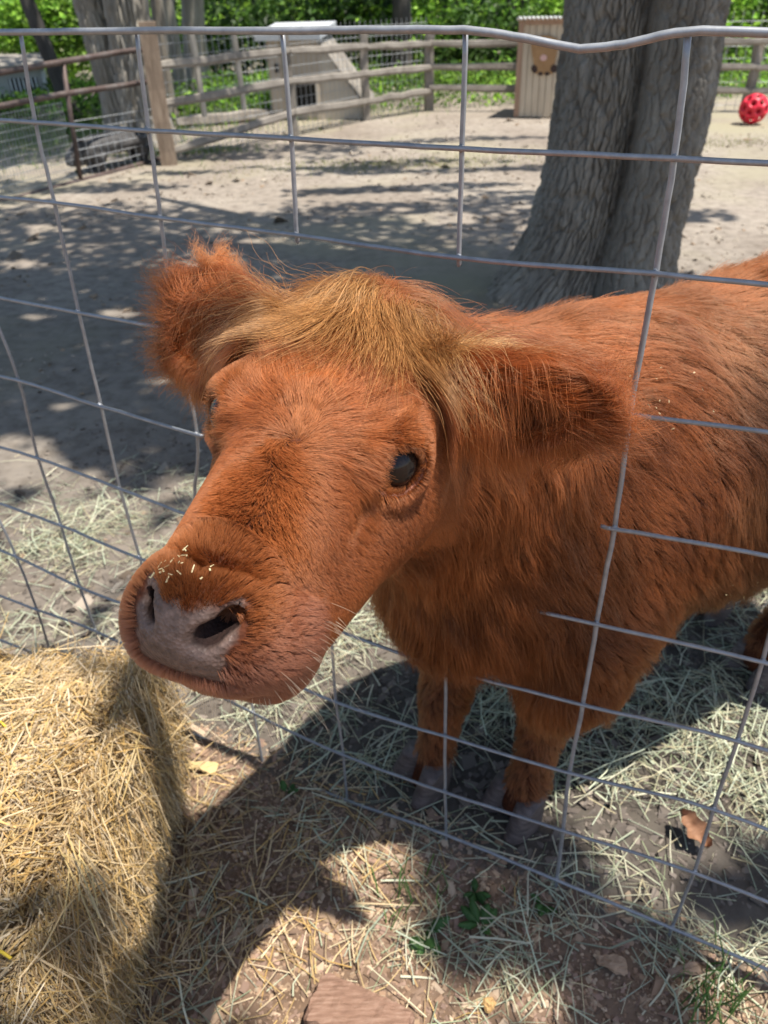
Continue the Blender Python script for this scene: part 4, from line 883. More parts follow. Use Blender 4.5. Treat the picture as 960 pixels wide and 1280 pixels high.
def wire_mesh(mb, a, b, h, sx, sz, r=.0030):
    L = np.linalg.norm((b - a)[:2]); n = int(L / sx); d = nrm((b - a) * [1, 1, 0]); nn = np.array([d[1], -d[0], 0]) * -.055
    for i in range(n + 1): p = a * [1, 1, 0] + d * L * i / n + nn; mb.tube([p, p + [0, 0, h]], r, 3, False)
    for z in np.arange(.06, h + .01, sz): mb.tube([a * [1, 1, 0] + nn + [0, 0, z], b * [1, 1, 0] + nn + [0, 0, z]], r, 3, False)
for a, b in ((PA, PB), (PB, PC), (PC, PD)):
    o = part(fb, 'wire_mesh', m_mesh, lambda mb: wire_mesh(mb, a, b, 1.02, .08, .10), off=LO); o['kind'] = 'stuff'
for (x0, y0), (x1, y1) in (((242, 42), (258, 144)), ((294, 42), (307, 136))):
    A, B = vplane(x0, y0, PA, PB), vplane(x1, y1, PA, PB); part(fb, 'stake', m_stake, lambda mb: mb.beam(A + [.0, -.09, .0], B + [0, -.09, 0], .05, .03), off=LO)
# far fence left and right of the little shed
PE = G(760, 139); PF = G(932, 139); PH = G(1100, 140)
ff = thing('rail_fence', 'grey three rail fence along the far edge of the yard behind the red ball', 'rail fence', 'rail fences around the yard', tuple(PF)); FL = -PF
for p, t in ((PE, (760, 42)), (PF, (932, 42)), (PH, (1100, 42))): part(ff, 'post', m_rail, lambda mb: post(mb, p, atY(t[0], t[1], p[1])[2], .10, int(p[0] * 50) % 71 + 1), off=FL)
ex = [PD, PE, PF, PH]; yy = ((54, 83, 109), (53, 83, 110), (52, 84, 113), (52, 84, 114))
for s_ in range(3):
    a, b = ex[s_], ex[s_ + 1]
    for i in range(3):
        za = atY(proj(a)[0], yy[s_][i], a[1])[2]; zb = atY(proj(b)[0], yy[s_ + 1][i], b[1])[2]
        part(ff, 'rail', m_rail, lambda mb: rail(mb, np.array([*a[:2], za]) - [0, .06, 0], np.array([*b[:2], zb]) - [0, .06, 0], .085, .05, i + 7 * s_), off=FL)
o = part(ff, 'wire_mesh', m_mesh, lambda mb: wire_mesh(mb, PE, PH, 1.0, .10, .12), off=FL); o['kind'] = 'stuff'
# big squared post, and the tube gate hung on it
bp = MB(); post(bp, [0, 0, 0], atY(200, 30, PA[1])[2] + .02, .17, 4); bpo = bp.build('gate_post', m_post, None, False); bpo.location = tuple(PA); tag(bpo, 'thick brown squared timber post between the gate and the rail fence', 'gate post')
GA, GB = G(201, 200), G(98, 226)
gt = thing('tube_gate', 'rusty brown tube gate with wire mesh standing left of the timber post', 'gate', loc=tuple(GB)); GO = -GB
gp = lambda x, y: vplane(x, y, GA, GB)
GL2 = gp(-120, 280)
part(gt, 'frame', m_gate, lambda mb: mb.tube(spline([gp(203, 199) * [1, 1, 0] + [0, 0, .05], gp(199, 140), gp(194, 85), gp(191, 70), gp(183, 63), gp(160, 64), gp(80, 77), gp(0, 91), gp(-90, 108)], 6), .024, 8), True, GO)
part(gt, 'upright', m_gate, lambda mb: mb.tube([gp(79, 78), gp(89, 150), gp(101, 226)], .021, 8), True, GO)
part(gt, 'crossbar', m_gate, lambda mb: mb.tube(spline([gp(194, 100), gp(160, 106), gp(84, 117), gp(20, 129), gp(-90, 150)]), .023, 8), True, GO)
part(gt, 'bottom_rail', m_gate, lambda mb: mb.tube(spline([gp(203, 198), gp(102, 226), gp(0, 254), gp(-90, 280)]), .023, 8), True, GO)
def gate_mesh(mb):
    for i in range(7): t = i / 6; mb.tube([gp(90 + 2 * i * .9, 152 + 12 * i), gp(198, 135 + 10.5 * i)], .0028, 4, False)
    for i in range(14): t = i / 13; a = gp(99, 226) * (1 - t) + gp(203, 198) * t; mb.tube([a, a + [0, 0, .42]], .0025, 3, False)
    A, B = gp(99, 226), gp(-110, 286)
    for i in range(52): t = i / 51; a = A * (1 - t) + B * t; mb.tube([a, a + [0, 0, .62]], .0025, 3, False)
    for i in range(10): mb.tube([A + [0, 0, .05 + i * .062], B + [0, 0, .05 + i * .062]], .0025, 3, False)
o = part(gt, 'wire_mesh', m_mesh, gate_mesh, False, GO); o['kind'] = 'stuff'
# small plank shed with a white corrugated roof and a painted plaque
m_plank = noise_mat('pale_plank', [(.3, (.44, .36, .27)), (.55, (.56, .47, .36)), (.8, (.64, .56, .45))], scale=4, rough=.8, stretch=(5, 5, .5), bump=.3, bscale=20, dist=.004)
m_edge = noise_mat('brown_trim', [(.3, (.30, .19, .13)), (.7, (.42, .28, .20))], scale=5, rough=.8, stretch=(5, 5, .5), bump=.3)
m_white = mat('white_roof_sheet', (.80, .80, .78), .5)
S0, S1 = G(647, 147), G(702, 148); sx = nrm((S1 - S0) * [1, 1, 0]); sy = np.array([-sx[1], sx[0], 0]); SW = np.linalg.norm(S1 - S0) * 1.02; SHt = atY(650, 25, S0[1])[2]; SDp = .65
sh = thing('plank_shed', 'small pale plank shed with a white corrugated roof and a painted animal plaque', 'shed', loc=tuple(S0)); R3 = np.stack([sx, sy, [0, 0, 1.0]], 1)
def spart(name, m, fn, parent=sh, smooth=False):
    mb = MB(); fn(mb); mb.v = [v @ R3.T for v in mb.v]; return mb.build(name, m, parent, smooth)
npk = 7
for i in range(npk):
    pw = SW / npk; spart('plank', m_plank, lambda mb: mb.box((pw * (i + .5), .012 + .003 * (i % 2), SHt / 2 + .01), (pw - .006, .024, SHt)))
for i in range(6):
    pw = SDp / 6; spart('plank', m_plank, lambda mb: mb.box((-.002, .03 + pw * (i + .5), SHt / 2 + .005), (.022, pw - .006, SHt - .01))); spart('plank', m_plank, lambda mb: mb.box((SW + .002, .03 + pw * (i + .5), SHt / 2 + .005), (.022, pw - .006, SHt - .01)))
spart('back_wall', m_plank, lambda mb: mb.box((SW / 2, SDp + .045, SHt / 2), (SW, .02, SHt - .02)))
spart('corner_trim', m_edge, lambda mb: mb.box((-.02, -.006, SHt / 2), (.055, .03, SHt - .015)))
spart('top_trim', m_edge, lambda mb: mb.box((SW / 2 + .01, -.008, SHt - .02), (SW - .03, .026, .055)))
def roof(mb):
    n = 120; xs = np.linspace(-.06, SW + .06, n); V = []
    for y, z in ((-.09, SHt + .028), (SDp + .12, SHt - .06)):
        for x in xs: V.append((x, y, z + .011 * math.sin(x * 2 * math.pi / .048)))
    for y, z in ((-.09, SHt + .020), (SDp + .12, SHt - .068)):
        for x in xs: V.append((x, y, z - .006 + .011 * math.sin(x * 2 * math.pi / .048)))
    f = [(i, i + 1, n + i + 1, n + i) for i in range(n - 1)] + [(2 * n + i + 1, 2 * n + i, 3 * n + i, 3 * n + i + 1) for i in range(n - 1)] + [(i + 1, i, 2 * n + i, 2 * n + i + 1) for i in range(n - 1)]
    mb.add(V, f)
spart('roof', m_white, roof)
m_fawn = noise_mat('fawn_paint', [(.3, (.30, .17, .08)), (.7, (.42, .25, .12))], scale=10, rough=.6, bump=0); m_dkp = mat('dark_paint', (.05, .03, .025), .6); m_pink = mat('pink_paint', (.66, .42, .38), .6)
def outline(pts, y0, th):
    def fn(mb):
        n = len(pts); V = [(x, y0, z) for x, z in pts] + [(x, y0 - th, z) for x, z in pts]
        mb.add(V, [tuple(range(n, 2 * n)), tuple(range(n))[::-1]] + [(i, (i + 1) % n, n + (i + 1) % n, n + i) for i in range(n)])
    return fn
def sz_(px, py): p = atplane(px, py, S0, sy) - S0; return np.array([p @ sx, p[2]])
def ov(px, py, rx, ry, ang=0, n=18):
    c = sz_(px, py); k = np.linalg.norm(sz_(px + 1, py) - c); a = np.linspace(0, 2 * math.pi, n, endpoint=False); q = math.radians(ang)
    return [(c[0] + k * (rx * math.cos(t) * math.cos(q) - ry * math.sin(t) * math.sin(q)), c[1] + k * (rx * math.cos(t) * math.sin(q) + ry * math.sin(t) * math.cos(q))) for t in a]
face = [tuple(sz_(*p)) for p in ((670, 92), (666, 70), (664, 54), (668, 47), (678, 44), (688, 44.5), (697, 48), (699, 55), (695, 72), (691, 92), (681, 93))]
pl = spart('plaque', m_fawn, outline(face, -.012, .012))
spart('plaque_nose', m_pink, outline(ov(680, 72, 4.2, 3.4), -.026, .003), pl)
for px, py, rx, ry, an in ((668.5, 86, 3.6, 4.6, 30), (693, 85.5, 4.6, 4.4, -30)): spart('plaque_ear', m_dkp, outline(ov(px, py, rx, ry, an), -.026, .004), pl)
for px in (676, 684.5): spart('plaque_hoof', m_dkp, outline(ov(px, 92, 3.2, 2.1), -.026, .004), pl)
# animal hutch behind the fence: grey front with a dark doorway, lean-to side
m_hut = noise_mat('faded_siding', [(.3, (.42, .35, .275)), (.7, (.52, .45, .37))], scale=5, rough=.8, stretch=(1, 1, .4), bump=.2)
m_hut2 = noise_mat('cream_board', [(.3, (.52, .46, .38)), (.7, (.64, .58, .50))], scale=5, rough=.8, bump=.2); m_dark = mat('doorway_inside', (.03, .028, .025), .9); m_gr = mat('grey_roof_felt', (.46, .48, .50), .7)
D0, D1 = G(342, 150), G(403, 150); D1 = np.array([D1[0], D0[1] - .10, 0]); dx = nrm(D1 - D0); dy = np.array([-dx[1], dx[0], 0]); DW = np.linalg.norm(D1 - D0); DH = atY(350, 50, D0[1])[2]
hu = thing('animal_hutch', 'faded grey hutch with a dark square doorway behind the rail fence', 'hutch', loc=tuple(D0)); R4 = np.stack([dx, dy, [0, 0, 1.0]], 1)
def hpart(name, m, fn, parent=hu, smooth=False):
    mb = MB(); fn(mb); mb.v = [v @ R4.T for v in mb.v]; return mb.build(name, m, parent, smooth)
dw0, dw1, dz0, dz1 = DW * .50, DW * .90, .14, DH * .50
hpart('front_wall', m_hut, lambda mb: [mb.box((dw0 / 2, .02, DH / 2), (dw0, .04, DH)), mb.box(((dw1 + DW) / 2, .021, DH / 2), (DW - dw1, .04, DH)), mb.box(((dw0 + dw1) / 2, .019, (dz1 + DH) / 2), (dw1 - dw0, .04, DH - dz1)), mb.box(((dw0 + dw1) / 2, .019, dz0 / 2), (dw1 - dw0, .04, dz0))])
hpart('doorway', m_dark, lambda mb: mb.box(((dw0 + dw1) / 2, .30, (dz0 + dz1) / 2), (dw1 - dw0 + .1, .45, dz1 - dz0 + .1)))
hpart('door_trim', m_hut2, lambda mb: [mb.box((dw0 - .02, -.008, (dz0 + dz1) / 2), (.035, .03, dz1 - dz0)), mb.box((dw1 + .02, -.008, (dz0 + dz1) / 2), (.035, .03, dz1 - dz0)), mb.box(((dw0 + dw1) / 2, -.007, dz1 + .02), (dw1 - dw0 + .08, .03, .04))])
hpart('window', m_dark, lambda mb: mb.box((DW * .17, -.004, DH * .66), (.05, .02, .09)))
sl = [(DW, 0), (DW + .50, 0), (DW + .50, DH * .10), (DW + .46, DH * .30), (DW, DH * .98)]
hpart('side_wall', m_hut2, outline(sl, .05, .03))
hpart('side_roof', m_rail, lambda mb: mb.beam((DW - .02, .38, DH * 1.0), (DW + .52, .38, DH * .20), .03, .86, (0, 1, 0)) if False else mb.add([(DW - .03, -.03, DH * 1.02), (DW + .54, -.03, DH * .16), (DW + .54, .8, DH * .16), (DW - .03, .8, DH * 1.02), (DW - .03, -.03, DH * 1.06), (DW + .54, -.03, DH * .20), (DW + .54, .8, DH * .20), (DW - .03, .8, DH * 1.06)], [(0, 3, 2, 1), (4, 5, 6, 7), (0, 1, 5, 4), (1, 2, 6, 5), (2, 3, 7, 6), (3, 0, 4, 7)]))
hpart('back_wall', m_hut, lambda mb: mb.box((DW / 2, .78, DH / 2), (DW - .02, .03, DH - .02))); hpart('left_wall', m_hut, lambda mb: mb.box((.018, .40, DH / 2), (.03, .72, DH - .02)))
hpart('roof', m_gr, lambda mb: mb.add([(-.10, -.12, DH + .0), (DW + .06, -.12, DH), (DW + .06, .9, DH + .08), (-.10, .9, DH + .08), (-.10, -.12, DH + .07), (DW + .06, -.12, DH + .07), (DW + .06, .9, DH + .15), (-.10, .9, DH + .15)], [(0, 3, 2, 1), (4, 5, 6, 7), (0, 1, 5, 4), (1, 2, 6, 5), (2, 3, 7, 6), (3, 0, 4, 7)]))
# long coop at far left
m_coop = noise_mat('coop_board', [(.3, (.34, .35, .33)), (.7, (.46, .47, .45))], scale=4, rough=.8, bump=.2); m_slat = mat('white_slat', (.62, .64, .64), .6)
C0, C1 = G(-45, 140), G(60, 133); cx = nrm((C1 - C0) * [1, 1, 0]); cy = np.array([-cx[1], cx[0], 0]); CW = np.linalg.norm(C1 - C0); CHt = atY(10, 88, C0[1])[2]
cp = thing('chicken_coop', 'low grey coop with a barred white window at the far left', 'coop', loc=tuple(C0)); R5 = np.stack([cx, cy, [0, 0, 1.0]], 1)
def cpart(name, m, fn, parent=cp):
    mb = MB(); fn(mb); mb.v = [v @ R5.T for v in mb.v]; return mb.build(name, m, parent, False)
cpart('front_wall', m_coop, lambda mb: mb.box((CW / 2, .02, CHt / 2), (CW, .04, CHt)))
wn = cpart('window', m_dark, lambda mb: mb.box((CW * .78, -.006, CHt * .52), (CW * .34, .03, CHt * .5)))
for i in range(7): cpart('bar', m_slat, lambda mb: mb.box((CW * .63 + CW * .30 * i / 6, -.03, CHt * .52), (.022, .018, CHt * .5)), wn)
cpart('sill', m_slat, lambda mb: mb.box((CW * .78, -.035, CHt * .24), (CW * .36, .04, .04)))
cpart('side_wall', m_slat, lambda mb: mb.box((CW + .03, .32, CHt * .47), (.05, .60, CHt * .9)))
cpart('back_wall', m_coop, lambda mb: mb.box((CW / 2, .64, CHt / 2 - .02), (CW, .04, CHt - .05)))
cpart('roof', m_rail, lambda mb: mb.add([(-.1, -.15, CHt), (CW + .15, -.15, CHt), (CW + .15, .75, CHt + .10), (-.1, .75, CHt + .10), (-.1, -.15, CHt + .05), (CW + .15, -.15, CHt + .05), (CW + .15, .75, CHt + .15), (-.1, .75, CHt + .15)], [(0, 3, 2, 1), (4, 5, 6, 7), (0, 1, 5, 4), (1, 2, 6, 5), (2, 3, 7, 6), (3, 0, 4, 7)]))
# red ball with round holes
bc = G(938, 155); BRd = 15.2 * np.linalg.norm(bc - CAM) / F_PX * .93
m_ball = mat('red_rubber', (.62, .02, .045), .45, spec=.4)
g_ = (1 + 5 ** .5) / 2; ico = np.array([nrm(v) for v in [(-1, g_, 0), (1, g_, 0), (-1, -g_, 0), (1, -g_, 0), (0, -1, g_), (0, 1, g_), (0, -1, -g_), (0, 1, -g_), (g_, 0, -1), (g_, 0, 1), (-g_, 0, -1), (-g_, 0, 1)]])
dod = []
for i in range(12):
    for j in range(i + 1, 12):
        for k2 in range(j + 1, 12):
            if all(np.dot(ico[a], ico[b]) > .4 for a, b in ((i, j), (j, k2), (i, k2))): dod.append(nrm(ico[i] + ico[j] + ico[k2]))
hol = np.array(list(ico) + dod) @ rotm('X', 25).T @ rotm('Y', 20).T
nl, nm = 56, 96; V = []
for i in range(nl + 1):
    for j in range(nm):
        a, b = math.pi * i / nl, 2 * math.pi * j / nm; V.append((math.sin(a) * math.cos(b), math.sin(a) * math.sin(b), math.cos(a)))
V = np.array(V); dm = (V @ hol.T).max(1); rr = 1 - .10 * sstep(.967, .977, dm); F = []
for i in range(nl):
    for j in range(nm):
        q = (i * nm + j, (i + 1) * nm + j, (i + 1) * nm + (j + 1) % nm, i * nm + (j + 1) % nm)
        if dm[list(q)].min() < .978: F.append(q)
ball = mesh_np('ball', V * rr[:, None] * BRd, F, m_ball); ball.location = (bc[0], bc[1], BRd * .985); tag(ball, 'red rubber ball with round holes on the dirt right of the big trunk', 'ball')
inr = MB()
# pig behind the gate: one skin grown from a blended field of ellipsoids is overkill at this size, so loft it
m_pig = noise_mat('bristly_pig_hide', [(.3, (.045, .042, .041)), (.6, (.105, .10, .097)), (.8, (.20, .19, .183))], scale=14, rough=.9, bump=.5, bscale=90, dist=.006)
pg = thing('pig', 'dark bristly pig standing behind the gate with its head to the left', 'pig', loc=tuple(G(140, 214))); 
p0, p1 = G(108, 218) + [0, .12, 0], G(178, 203) + [0, .12, 0]; pd = nrm((p1 - p0) * [1, 1, 0]); pn = np.array([pd[1], -pd[0], 0]); PLn = np.linalg.norm(p1 - p0)
PT = atY(140, 164, (p0 + p1)[1] / 2)[2]; bmx = bpy.data.meshes.new('body'); import bmesh
def loft(stations, n=20):
    V = []; F = []
    for (t, z, rw, rh) in stations:
        for j in range(n):
            a = 2 * math.pi * j / n; V.append(p0 + pd * t * PLn + pn * rw * math.cos(a) + np.array([0, 0, z + rh * math.sin(a)]))
    m_ = len(stations); F = [(i * n + j, i * n + (j + 1) % n, (i + 1) * n + (j + 1) % n, (i + 1) * n + j) for i in range(m_ - 1) for j in range(n)] + [tuple(range(n))[::-1], tuple((m_ - 1) * n + j for j in range(n))]
    return V, F
h_ = PT; mb = MB()
st = [(-.34, h_ * .42, .035, .045), (-.30, h_ * .44, .05, .06), (-.20, h_ * .50, .075, .085), (-.10, h_ * .60, .11, .12), (.0, h_ * .68, .14, h_ * .26), (.2, h_ * .69, .18, h_ * .29), (.5, h_ * .68, .195, h_ * .30), (.8, h_ * .69, .18, h_ * .29), (1.0, h_ * .69, .14, h_ * .24), (1.08, h_ * .66, .08, h_ * .15), (1.10, h_ * .66, .02, .03)]
v_, f_ = loft(st); mb.add(v_, f_)
for t, l in ((.08, .10), (.14, -.10), (.86, .10), (.92, -.10)):
    a = p0 + pd * t * PLn + pn * l; mb.tube([a + [0, 0, h_ * .50], a + [0, 0, h_ * .30], a + [0, 0, h_ * .16], a + [0, 0, 0]], [.085, .065, .042, .036], 12)
mb.v = [v - G(140, 214) for v in mb.v]; po = mb.build('body', m_pig, pg)
rm = po.modifiers.new('blend', 'REMESH'); rm.mode = 'VOXEL'; rm.voxel_size = .014; rm.use_smooth_shade = True; sm = po.modifiers.new('soften', 'SMOOTH'); sm.iterations = 6
for s_ in (1, -1):
    e = p0 + pd * (-.10 * PLn) + pn * .07 * s_ + np.array([0, 0, h_ * .60 + .10]); mb = MB(); tipp = e - pd * .10 + pn * .03 * s_ + [0, 0, .02]
    mb.add(np.array([e + pn * .04, e - pn * .04, tipp, e + pn * .04 + pd * .015, e - pn * .04 + pd * .015, tipp + pd * .01]) - G(140, 214), [(0, 1, 2), (3, 5, 4), (0, 3, 4, 1), (1, 4, 5, 2), (2, 5, 3, 0)]); mb.build('ear', m_pig, pg)
# loose log by the fence foot
lg = MB(); A, B = G(222, 160) + [0, 0, .06], G(350, 149) + [0, 0, .06]; rail(lg, A - A, B - A, .15, .14, 5); lo = lg.build('log', m_rail, None, False); lo.location = tuple(A); tag(lo, 'grey weathered log lying on the ground at the foot of the fence', 'log')
# ------------------------------------------------------------------ trees
def bark_mat(name, stops):
    m = noise_mat(name, stops, scale=7, rough=.92, stretch=(1, 1, .28), bump=.5, bscale=34, dist=.012, spec=.15); return m
m_bark = bark_mat('furrowed_bark', [(.28, (.14, .120, .096)), (.5, (.24, .212, .174)), (.75, (.33, .30, .252))])
m_bark2 = bark_mat('pale_bark', [(.28, (.17, .15, .125)), (.5, (.30, .27, .225)), (.75, (.42, .385, .33))])
m_bark3 = bark_mat('dark_bark', [(.28, (.05, .046, .042)), (.6, (.09, .082, .074)), (.8, (.14, .13, .115))])
def ridge(u, z, seed, per):
    """bark plates parted by furrows: distance to the border of tall irregular cells, wrapped round the trunk"""
    wu = u + .55 * (fbm(u * .5, z * 2.2, seed, 3) - .5) * 2; wz = z + .5 * (fbm(u * .9, z * .8, seed + 9, 2) - .5)
    ui = np.floor(wu).astype(np.int64); zi = np.floor(wz).astype(np.int64); f1 = np.full(u.shape, 9.0); f2 = np.full(u.shape, 9.0)
    for du in (-1, 0, 1):
        for dz in (-1, 0, 1):
            a = ui + du; c = zi + dz; h = (np.mod(a, per) * 73856093 ^ c * 19349663 ^ seed * 83492791) & 0x7fffffff
            d = ((a + (h % 1009) / 1009. - wu) ** 2 + ((c + (h // 1009 % 997) / 997. - wz) * .9) ** 2) ** .5
            n1 = d < f1; f2 = np.where(n1, f1, np.minimum(f2, d)); f1 = np.where(n1, d, f1)
    return sstep(0.0, .34, f2 - f1) * (.75 + .35 * fbm(wu * 2.5, wz * 5, seed + 21, 2)) 
def trunk_mesh(name, m, parent, loc, height, rad_fn, axis_fn, nth, nz, depth, freq, seed, zpow=1.0):
    th = np.linspace(0, 2 * math.pi, nth, endpoint=False); z = (np.linspace(0, 1, nz) ** zpow) * height - .08; T, Z = np.meshgrid(th, z, indexing='ij')
    R = rad_fn(T, Z); n_ = int(freq); k = n_ / (2 * math.pi); zf = freq / (2 * math.pi * max(.05, float(np.median(R)))) / 7.0
    rd = ridge(T * k, Z * zf, seed, n_); rd = .72 * rd + .28 * ridge(T * 2 * k + 3, Z * zf * 2.1, seed + 40, 2 * n_)
    R = R + depth * (rd - .5); c = axis_fn(Z); V = np.stack([c[0] + R * np.cos(T), c[1] + R * np.sin(T), Z], -1)
    i = np.arange(nth * nz).reshape(nth, nz); i2 = np.roll(i, -1, 0); q = np.stack([i[:, :-1], i2[:, :-1], i2[:, 1:], i[:, 1:]], -1)
    return mesh_np(name, V, q, m, parent)
TY = 3.95
TB = np.array([atY(757, 380, TY)[0], TY, 0])
bt = thing('oak_tree', 'large grey furrowed tree trunk of two fused stems rising behind the calf', 'tree', loc=tuple(TB))
_zs = np.array([0, .12, .3, .6, .9, 1.25]); xl = []; xr = []
for zz in _zs:
    yy_ = [proj((TB[0], TY - .3, zz))[1]][0]
    xl.append(atY(np.interp(yy_, [0, 100, 220, 300, 330, 392], [716, 706, 688, 668, 655, 612]), yy_, TY - .05)[0] - TB[0]); xr.append(atY(np.interp(yy_, [0, 80, 190, 320, 392], [913, 902, 880, 845, 838]), yy_, TY - .05)[0] - TB[0])
xl, xr = np.array(xl), np.array(xr) - .045
def big_rad(T, Z):
    l = np.interp(Z, _zs, xl); r2 = np.interp(Z, _zs, xr); w_ = (r2 - l); r1 = w_ * .285; rb = w_ * .245; c0 = (l + r2) / 2
    def circ(cx, cy, r): 
        b = cx * np.cos(T) + cy * np.sin(T); d = r * r - (cx * cx + cy * cy - b * b); return np.where(d > 0, b + np.sqrt(np.maximum(d, 0)), 0)
    A = circ(l + r1 - c0, .02, r1); B = circ(r2 - rb - c0, -.10, rb); R = np.maximum(A, B); k = .010
    hh = np.clip(.5 + .5 * (A - B) / k, 0, 1); R = B * (1 - hh) + A * hh + k * hh * (1 - hh) * .5
    fl = np.exp(-np.maximum(Z, 0) / .16) * (.10 * np.maximum(0, np.cos(T - 3.9)) ** 4 + .09 * np.maximum(0, np.cos(T - 5.1)) ** 6 + .12 * np.maximum(0, np.cos(T - 1.2)) ** 4); return np.maximum(R, .1) + fl
def big_axis(Z): return (np.interp(Z, _zs, (xl + xr) / 2) + np.maximum(0, Z - 1.25) * .08, 0 * Z)
trunk_mesh('trunk', m_bark, bt, TB, 3.2, big_rad, big_axis, 1000, 560, .040, 66, 101, 1.2)
mb = MB(); top_ = np.array([float(big_axis(np.array(3.1))[0]), 0, 3.05])
for d, l, r0 in (((-.25, .1, 1), 4.2, .24), ((.45, -.15, 1), 4.0, .22), ((-1, -.6, .75), 3.2, .13), ((.9, -.9, .8), 3.0, .12), ((-.8, .9, .9), 3.2, .12), ((1.1, .6, .8), 3.0, .12)):
    d = nrm(d); mb.tube(spline([top_ - d * .3 + [d[0] * .1, 0, -.1], top_ + d * l * .35 + [0, 0, -.1], top_ + d * l * .7, top_ + d * l + [0, 0, .25]]), np.linspace(r0, .03, 19), 10)
mb.build('limb', m_bark, bt)
def leaves(P, size, r, pal, name, parent=None, off=None, m=m_leaf, flat=.6, asp=.55):
    """pointed leaf blades folded along the midrib"""
    k = len(P); nz = r.normal(size=(k, 3)); nz[:, 2] = np.abs(nz[:, 2]) + flat; nz /= np.linalg.norm(nz, axis=1)[:, None]
    a = r.normal(size=(k, 3)); a -= nz * (a * nz).sum(1)[:, None]; a /= np.linalg.norm(a, axis=1)[:, None]; b = np.cross(nz, a); s = size * r.uniform(.6, 1.35, (k, 1))
    V = np.stack([P - a * s * .5, P + b * s * asp * .5 - a * s * .05 + nz * s * .08, P + a * s * .55, P - b * s * asp * .5 - a * s * .05 + nz * s * .08], 1)
    if off is not None: V = V + off
    pal = np.array(pal); c = pal[r.integers(0, len(pal), k)] * r.uniform(.65, 1.3, (k, 1)) * (.5 + 1.0 * sstep(.35, .65, fbm((P[:, 0] + P[:, 1]) * 2.3, (P[:, 2] + .5 * P[:, 1]) * 2.9, 301, 3)))[:, None]; q = np.arange(4 * k).reshape(-1, 4)
    return mesh_np(name, V.reshape(-1, 3), q, m, parent, False, c)
LEAFC = [(.085, .17, .028), (.11, .21, .030), (.065, .13, .025), (.14, .24, .04)]
# crown: unseen leaves set along sun rays, shaped to cast the yard's shade and sun gaps
def shade_at(x, y):
    """wanted canopy shade on this bit of ground, used to place the leaves"""
    c = np.stack([x, y, np.zeros_like(x)], 1) - CAM; q = c @ M; front = q[:, 2] > .1; px = 480 + F_PX * q[:, 0] / np.where(front, q[:, 2], 1); py = 640 + F_PX * q[:, 1] / np.where(front, q[:, 2], 1)
    s = np.zeros(len(x)); core = sstep(248, 275, py) * sstep(640, 560, py) * sstep(700, 600, px); s = np.maximum(s, .97 * core)
    st_ = fbm(x * .9 + 4, y * 3.2, 131); band = sstep(185, 210, py) * sstep(345, 300, py) * (px < 720); s = np.maximum(s, band * sstep(.47, .60, st_) * .9)
    band = (px > 820) * sstep(235, 255, py) * sstep(345, 320, py); s = np.maximum(s, band * sstep(.52, .60, st_) * .7)
    s = np.maximum(s, .75 * sstep(.48, .58, st_) * (py < 260) * (py > 150) * (px < 330)); s = np.maximum(s, .75 * sstep(90, 60, px) * sstep(245, 228, py) * (py > 165)); s = s * (1 - sstep(1.3, .8, np.sqrt(((x + 2.75) / .9) ** 2 + ((y - 7.8) / .5) ** 2)))
    s = np.maximum(s, .6 * sstep(.50, .58, st_) * (py <= 190) * (py > 60))
    near = (py > 560); nz = fbm(x * 5.5 + 9, y * 5.5, 137); s = np.maximum(s, near * sstep(.50, .60, nz) * (.22 * (px < 330) + .85 * ((px > 520) & (py > 1030))))
    for ex, ey, rx, ry in ((150, 392, 30, 6), (196, 476, 22, 6), (30, 330, 26, 7), (40, 395, 16, 4), (80, 508, 22, 5), (192, 563, 22, 6), (25, 575, 60, 38), (80, 600, 60, 20), (230, 610, 40, 14), (560, 272, 50, 8), (300, 258, 60, 7), (440, 300, 30, 5), (600, 345, 40, 10), (560, 380, 40, 10), (520, 318, 26, 5), (250, 330, 24, 4), (330, 300, 30, 4), (60, 285, 30, 5)):
        s = s * (1 - .97 * sstep(1.25, .8, np.sqrt(((px - ex) / rx) ** 2 + ((py - ey) / ry) ** 2)))
    s = np.maximum(s, .93 * sstep(1.2, .9, np.sqrt(((x - .95) / .75) ** 2 + ((y - 3.9) / .5) ** 2)))
    far = ~front | (px < -250) | (px > 1250) | (py > 1350); s[far] = .55 * sstep(.42, .55, fbm(x[far] * 1.1, y[far] * 1.1, 139)); return s
r = np.random.default_rng(151); n = 150000; h = r.uniform(4.6, 7.6, n); gxx = r.uniform(-5.2, 2.4, n); gyy = r.uniform(.3, 9.0, n)
keep = r.uniform(size=n) < shade_at(gxx, gyy) * np.where(gyy > 4.6, .45, 1.0); gxx, gyy, h = gxx[keep], gyy[keep], h[keep]
P = np.stack([gxx, gyy, 0 * h], 1) + TO_SUN[None] * (h / TO_SUN[2])[:, None]
cr = leaves(P, .105, r, LEAFC, 'crown', bt, -TB, flat=1.2); cr['kind'] = 'stuff'
print('crown leaves', len(P))
